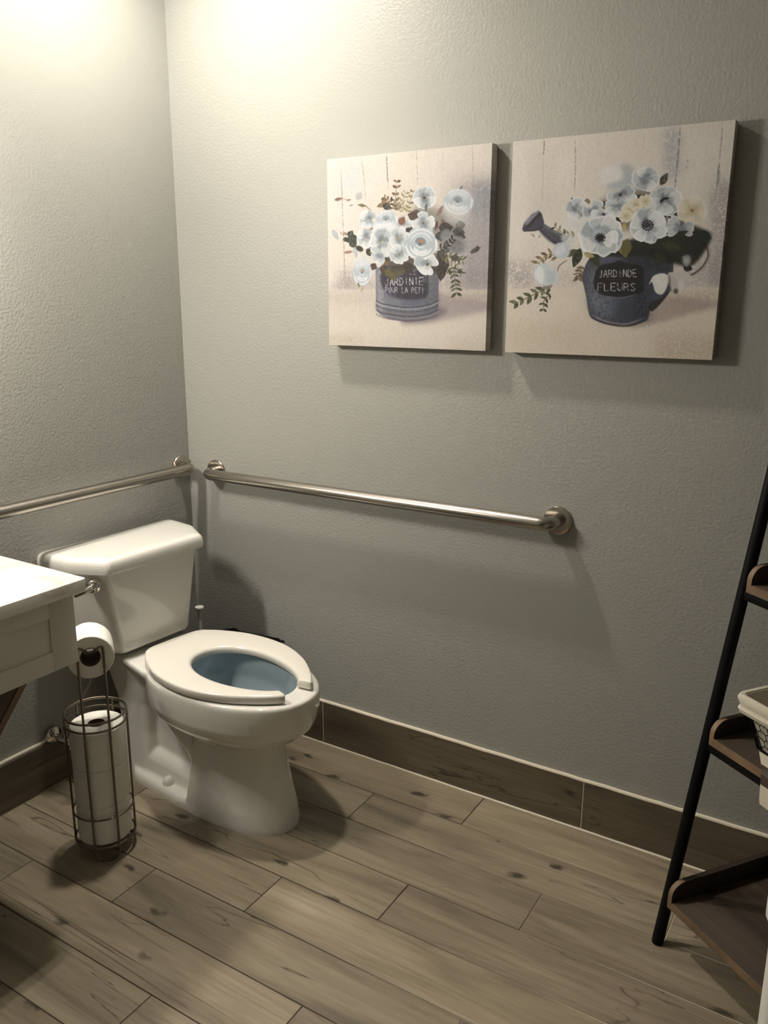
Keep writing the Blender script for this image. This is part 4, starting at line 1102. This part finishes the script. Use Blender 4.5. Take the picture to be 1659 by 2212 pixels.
def print_two(N=470):
    P = Paint(N, [(82, 187), (1455, 50), (1306, 1540), (37, 1495)], 23); rs = P.rs
    board_wall(P, 60, 1440, 70, 1100, [(274, 175, 268, 280, 6, .9, (120, 104, 92)), (268, 280, 262, 620, 4, .5, (180, 164, 146)), (466, 170, 462, 500, 7, .75, (150, 136, 122)), (1112, 95, 1080, 480, 11, .8, (112, 112, 126)), (1375, 65, 1330, 520, 10, .6, (136, 130, 134)), (1352, 330, 1340, 470, 14, .6, (112, 112, 124)), (1160, 300, 1150, 360, 14, .6, (130, 130, 138)), (890, 140, 880, 330, 4, .4, (190, 174, 156)), (235, 800, 240, 930, 4, .5, (180, 160, 140))], rs)
    P.wash(1010, 1110, 110, 420, (158, 168, 178), .6, 9, .4); P.wash(1290, 1340, 500, 1090, (156, 150, 152), .55, 7, .4); P.wash(1330, 1420, 420, 1095, (140, 136, 142), .5, 9, .5); P.wash(1100, 1350, 880, 1095, (164, 154, 154), .5, 12, .4)
    P.wash(55, 200, 930, 1100, (150, 140, 142), .5, 9, .6); P.wash(200, 520, 980, 1100, (184, 172, 164), .4, 10, .5); P.wash(100, 300, 720, 1000, (228, 220, 210), .35, 12)
    P.poly([(20, 1104), (1400, 1090), (1360, 1600), (20, 1560)], (224, 211, 190), 1, 1.2)
    P.wash(60, 520, 1300, 1480, (214, 198, 172), .5, 14, .4); P.wash(1000, 1340, 1110, 1200, (190, 174, 160), .6, 10, .4); P.wash(960, 1330, 1380, 1540, (196, 178, 150), .5, 12, .5); P.wash(60, 520, 1120, 1290, (230, 218, 198), .5, 12)
    P.blob([(880, 1180), (1040, 1150), (1330, 1180), (1330, 1210), (1150, 1260), (980, 1310), (800, 1335)], (172, 154, 146), .7, 5)
    # spout with its rose
    P.poly([(262, 690), (330, 735), (405, 770), (425, 800), (355, 835), (300, 790), (235, 735)], (92, 92, 104), 1, .8); P.stroke([(262, 700), (330, 745), (410, 780)], 14, (150, 152, 160), .6, 2.2); P.stroke([(250, 745), (310, 800), (355, 825)], 14, (52, 50, 60), .7, 2)
    P.poly([(245, 618), (262, 640), (276, 690), (268, 715), (230, 742), (150, 748), (140, 735), (150, 700), (200, 640)], (84, 80, 96), 1, .6); P.blob([(150, 700), (200, 640), (245, 618), (225, 650), (180, 700)], (160, 158, 172), .8, 2); P.stroke([(160, 735), (235, 655), (258, 640)], 16, (50, 44, 56), .8, 1.6); P.stroke([(150, 745), (230, 738), (268, 712)], 8, (46, 40, 52), .8, 1)
    # handle
    P.stroke([(1225, 810), (1270, 830), (1290, 880), (1270, 940), (1210, 1000), (1120, 1040)], 20, (172, 164, 160), .95, .7); P.stroke([(1250, 815), (1283, 880), (1250, 960), (1180, 1015), (1100, 1048)], 7, (78, 66, 64), .9, .6); P.stroke([(1225, 830), (1262, 870), (1240, 940)], 6, (222, 214, 204), .7, .6)
    # can
    can = [(512, 1010), (520, 1080), (535, 1150), (555, 1262), (600, 1300), (680, 1322), (780, 1330), (870, 1312), (915, 1285), (935, 1200), (1000, 1150), (1050, 1110), (1060, 900), (900, 860), (600, 880)]
    P.poly(P.smooth(can, 4), (86, 90, 104), 1, .5)
    P.wash(548, 630, 980, 1230, (140, 146, 156), .75, 10, .4); P.wash(590, 720, 1140, 1290, (138, 148, 162), .6, 10, .5); P.wash(820, 930, 1000, 1290, (54, 58, 70), .75, 10, .4); P.wash(700, 820, 1180, 1300, (72, 80, 94), .5, 8, .5); P.wash(760, 1050, 870, 1000, (58, 60, 66), .8, 10, .3); P.wash(600, 760, 890, 940, (112, 122, 140), .6, 6, .4)
    P.blob([(620, 960), (700, 940), (740, 925), (790, 945), (880, 965), (885, 1050), (880, 1120), (760, 1150), (640, 1140), (585, 1090), (590, 1010)], (44, 38, 44), .95, 1.4, .1)
    P.stroke([(560, 1255), (650, 1300), (780, 1318), (900, 1275)], 7, (178, 168, 160), .8, .7); P.stroke([(560, 1275), (660, 1318), (790, 1332), (905, 1295)], 7, (70, 58, 56), .85, .7); P.stroke([(640, 1145), (740, 1158), (850, 1135)], 5, (168, 160, 156), .6, .6)
    P.blob([(920, 1200), (1000, 1150), (1050, 1110), (1010, 1170), (940, 1240)], (60, 52, 52), .9, 1)
    for k in range(36): P.stroke([(540+380*rs.rand(), 1140+160*rs.rand()), (540+380*rs.rand(), 1150+160*rs.rand())], 3, [(60, 62, 74), (150, 160, 170)][k % 2], .2, .9, 1, False)
    wh = (212, 208, 206)
    P.text('JARDINDE', 612, 985, 22, 45, 8, 5.5, wh, .95, -.02); P.text('FLEURS', 606, 1066, 30, 46, 10, 5.5, wh, .95, .0); P.stroke([(680, 1045), (740, 1040)], 5, (150, 132, 130), .6, .5, 1, False)
    # foliage masses
    P.blob([(560, 860), (800, 800), (1100, 700), (1270, 740), (1300, 790), (1240, 900), (1170, 960), (1060, 940), (900, 900), (700, 900)], (48, 48, 40), .92, 3)
    P.blob([(620, 560), (900, 480), (1100, 560), (1150, 700), (900, 740), (640, 700)], (90, 84, 68), .6, 6)
    for x, y, L, w_, an, c in ((760, 800, 110, 80, 80, (146, 138, 80)), (790, 790, 120, 70, 100, (120, 116, 66)), (700, 830, 90, 50, 160, (88, 94, 58)), (500, 850, 130, 60, 110, (62, 66, 46)), (560, 870, 110, 60, 60, (72, 76, 52)), (480, 860, 90, 40, 150, (86, 92, 60)), (520, 880, 70, 40, 20, (180, 168, 120)), (1000, 820, 130, 60, 15, (78, 82, 50)), (950, 880, 110, 50, 30, (66, 68, 46)), (1220, 760, 90, 70, 20, (58, 70, 62)), (1240, 740, 70, 50, 60, (52, 64, 58)), (990, 460, 90, 44, -60, (84, 86, 66)), (440, 540, 46, 20, 30, DK), (540, 580, 40, 40, -90, (140, 122, 104)), (620, 570, 50, 30, 10, (70, 80, 62)), (820, 540, 90, 30, -10, (74, 78, 60)), (860, 530, 70, 30, 30, DK), (720, 650, 60, 60, 100, DK), (1040, 620, 70, 60, 40, (64, 54, 48)), (1010, 620, 50, 40, 90, DK), (770, 690, 70, 22, 95, (206, 184, 104)), (1100, 900, 90, 50, 160, (58, 52, 46)), (1180, 880, 60, 60, 90, (70, 60, 58)), (1130, 960, 60, 50, 20, (52, 50, 44))): P.leaf(x, y, L, w_, an, c, tuple(min(255, q+30) for q in c))
    P.sprig([(370, 905), (300, 890), (240, 945)], 5, 46, 18, (150, 130, 88), (128, 106, 70)); P.sprig([(520, 960), (495, 1000), (490, 1035)], 5, 38, 16, (124, 102, 84), (146, 124, 100)); P.stroke([(425, 920), (370, 960), (360, 1000)], 7, (140, 122, 96), .9, .4)
    P.sprig([(330, 1080), (230, 1130), (110, 1190)], 6, 56, 24, (94, 98, 68), (126, 126, 92), 1, 40); P.sprig([(320, 1130), (280, 1170), (270, 1230)], 4, 34, 16, (92, 94, 68), (74, 76, 56)); P.leaf(330, 1075, 70, 40, 160, (150, 142, 132))
    P.sprig([(470, 770), (410, 765), (340, 720)], 5, 34, 14, (150, 142, 110), (70, 66, 52)); P.ell(420, 790, 40, 30, 0, (208, 212, 212), .8, 2)
    for k in range(8): P.ell(190+80*rs.rand(), 765+20*rs.rand(), 5, 4, 0, (150, 136, 116), .7, .4)
    # flowers
    P.ell(715, 410, 100, 80, -5, (222, 220, 216), .85, 4); P.blob([(740, 340), (815, 340), (825, 440), (770, 480), (660, 480), (690, 440), (760, 420)], (176, 184, 188), .8, 4); P.ell(690, 390, 70, 50, -10, (232, 228, 222), .7, 4)
    P.flower(900, 420, (190, 250, 310, 10, 60, 120), 90, 80, W3, (150, 158, 160), 16, .95, .85)
    P.flower(745, 520, (160, 20, 330, 100, 60), 105, 75, W3, (84, 70, 66), 10, 1, .8); P.flower(720, 600, (200, 150, 330, 30, 90), 80, 60, W3, None, 8, 1, .8)
    P.flower(480, 610, (60, 130, 200, 270, 340), 78, 70, W3, None, 8, 1); P.leaf(495, 660, 40, 14, -60, (168, 136, 124)); P.ell(460, 700, 60, 50, 0, (220, 222, 222), .6, 5)
    P.flower(580, 620, (20, 90, 170, 300), 80, 66, W3, None, 8, 1); P.flower(640, 640, (180, 30, 110), 80, 60, [W3[1]], (70, 56, 66), 9, 1, .7)
    P.flower(1020, 555, (200, 160, 260, 310, 350, 60, 110), 112, 92, W3, None, 6, 1, .85); P.stroke([(990, 570), (1010, 545), (1045, 540)], 16, (54, 46, 56), .95, .8); P.petal(1020, 570, 80, 70, 90, (206, 212, 214), (232, 235, 234), (186, 190, 192))
    for x, y, r in ((800, 620, 60), (840, 580, 45), (900, 560, 46), (780, 650, 44), (860, 625, 40)): P.flower(x, y, (0, 70, 140, 215, 290), r, r*.85, [((222, 212, 182), (236, 230, 208), (196, 180, 140))], (196, 176, 120), 5, .95)
    P.flower(1185, 615, (20, 65, 110, 155, 200, 245, 290, 335), 98, 70, [((224, 214, 188), (236, 230, 212), (206, 190, 150)), ((214, 204, 178), (230, 224, 204), (198, 180, 140))], (150, 118, 74), 9, .98); P.wash(1190, 1270, 660, 720, (200, 186, 156), .4, 6)
    P.flower(1110, 725, (190, 230, 350, 160, 20), 100, 64, [W3[2], W3[0]], None, 5, .95, .8); P.leaf(1090, 770, 80, 30, -20, (70, 64, 56))
    P.flower(915, 710, (150, 205, 260, 315, 10, 60, 110), 126, 112, W3, None, 5, 1, .9); P.petal(915, 720, 20, 120, 80, (208, 216, 218), (236, 239, 238), (160, 170, 176)); P.petal(905, 730, 130, 90, 70, (222, 226, 226), (240, 242, 240), (186, 194, 198)); P.petal(915, 710, 320, 110, 90, (220, 226, 228), (240, 242, 240), (180, 190, 196))
    P.ell(912, 708, 26, 22, 0, (66, 56, 68), .9, 1.2, .2, .4); [P.ell(912+32*math.cos(q), 708+30*math.sin(q), 6, 6, 0, (48, 40, 50), .95, .3) for q in np.linspace(0, 6.1, 14)]
    P.flower(620, 770, (100, 160, 215, 270, 320, 15, 60), 152, 140, W3, None, 5, 1, .85); P.ell(620, 760, 70, 50, 0, (166, 178, 184), .6, 4); P.ell(610, 765, 45, 32, 0, (196, 206, 210), .6, 3)
    P.petal(640, 790, -10, 95, 80, (226, 230, 228), (240, 241, 238), (214, 218, 216)); P.petal(630, 800, 20, 70, 50, (224, 228, 226), (238, 240, 236), (200, 206, 206))
    P.ell(621, 786, 24, 22, 0, (46, 38, 50), 1, .8, 0, .4); [P.ell(621+29*math.cos(q), 786+27*math.sin(q), 5, 5, 0, (50, 42, 52), .9, .3) for q in np.linspace(0, 6.1, 12)]
    P.blob([(330, 880), (350, 825), (420, 815), (435, 850), (425, 900), (370, 915)], (198, 204, 210), 1, 1); P.blob([(340, 880), (380, 830), (410, 850), (380, 900)], (222, 226, 229), .7, 2.5)
    P.blob([(212, 1000), (230, 955), (290, 945), (345, 985), (370, 1030), (340, 1070), (270, 1085), (225, 1050)], (204, 212, 214), 1, .8); P.blob([(220, 1000), (250, 960), (275, 1010), (265, 1070), (230, 1045)], (234, 238, 236), .85, 2); P.blob([(300, 990), (345, 1010), (340, 1060), (300, 1060)], (184, 196, 202), .7, 2.5); P.stroke([(285, 950), (290, 1010)], 5, (160, 166, 150), .6, .8, 1, False)
    # drooping white bloom on the right
    P.blob([(920, 1075), (950, 1020), (1010, 1005), (1040, 1030), (1030, 1090), (1000, 1135), (960, 1120), (940, 1060)], (222, 220, 212), 1, .8); P.blob([(1040, 1005), (1090, 1030), (1110, 1100), (1095, 1138), (1065, 1125), (1040, 1060)], (196, 190, 182), 1, .8); P.blob([(1040, 1000), (1110, 1000), (1190, 1025), (1160, 1055), (1110, 1045), (1060, 1020)], (204, 198, 188), 1, .8); P.blob([(1100, 1050), (1135, 1050), (1120, 1120), (1100, 1125)], (214, 210, 202), .9, 1); P.stroke([(1045, 1010), (1050, 1090), (1060, 1120)], 9, (110, 98, 86), .8, 1); P.stroke([(950, 1060), (970, 1110)], 6, (176, 168, 158), .6, 1, 1, False); P.ell(1085, 1115, 14, 16, 0, (84, 72, 66), .8, 1.5)
    P.blob([(1125, 900), (1160, 890), (1180, 920), (1160, 965), (1130, 950)], (160, 166, 160), .85, 1.5, .2); P.ell(1150, 930, 16, 22, 0, (196, 200, 194), .6, 2)
    P.weave(); return P.img

canvas('left canvas print of white roses in a grey metal bucket', .638, 1.347, .510, .515, print_one())
canvas('right canvas print of white anemones in a grey watering can', 1.205, 1.346, .519, .514, print_two())
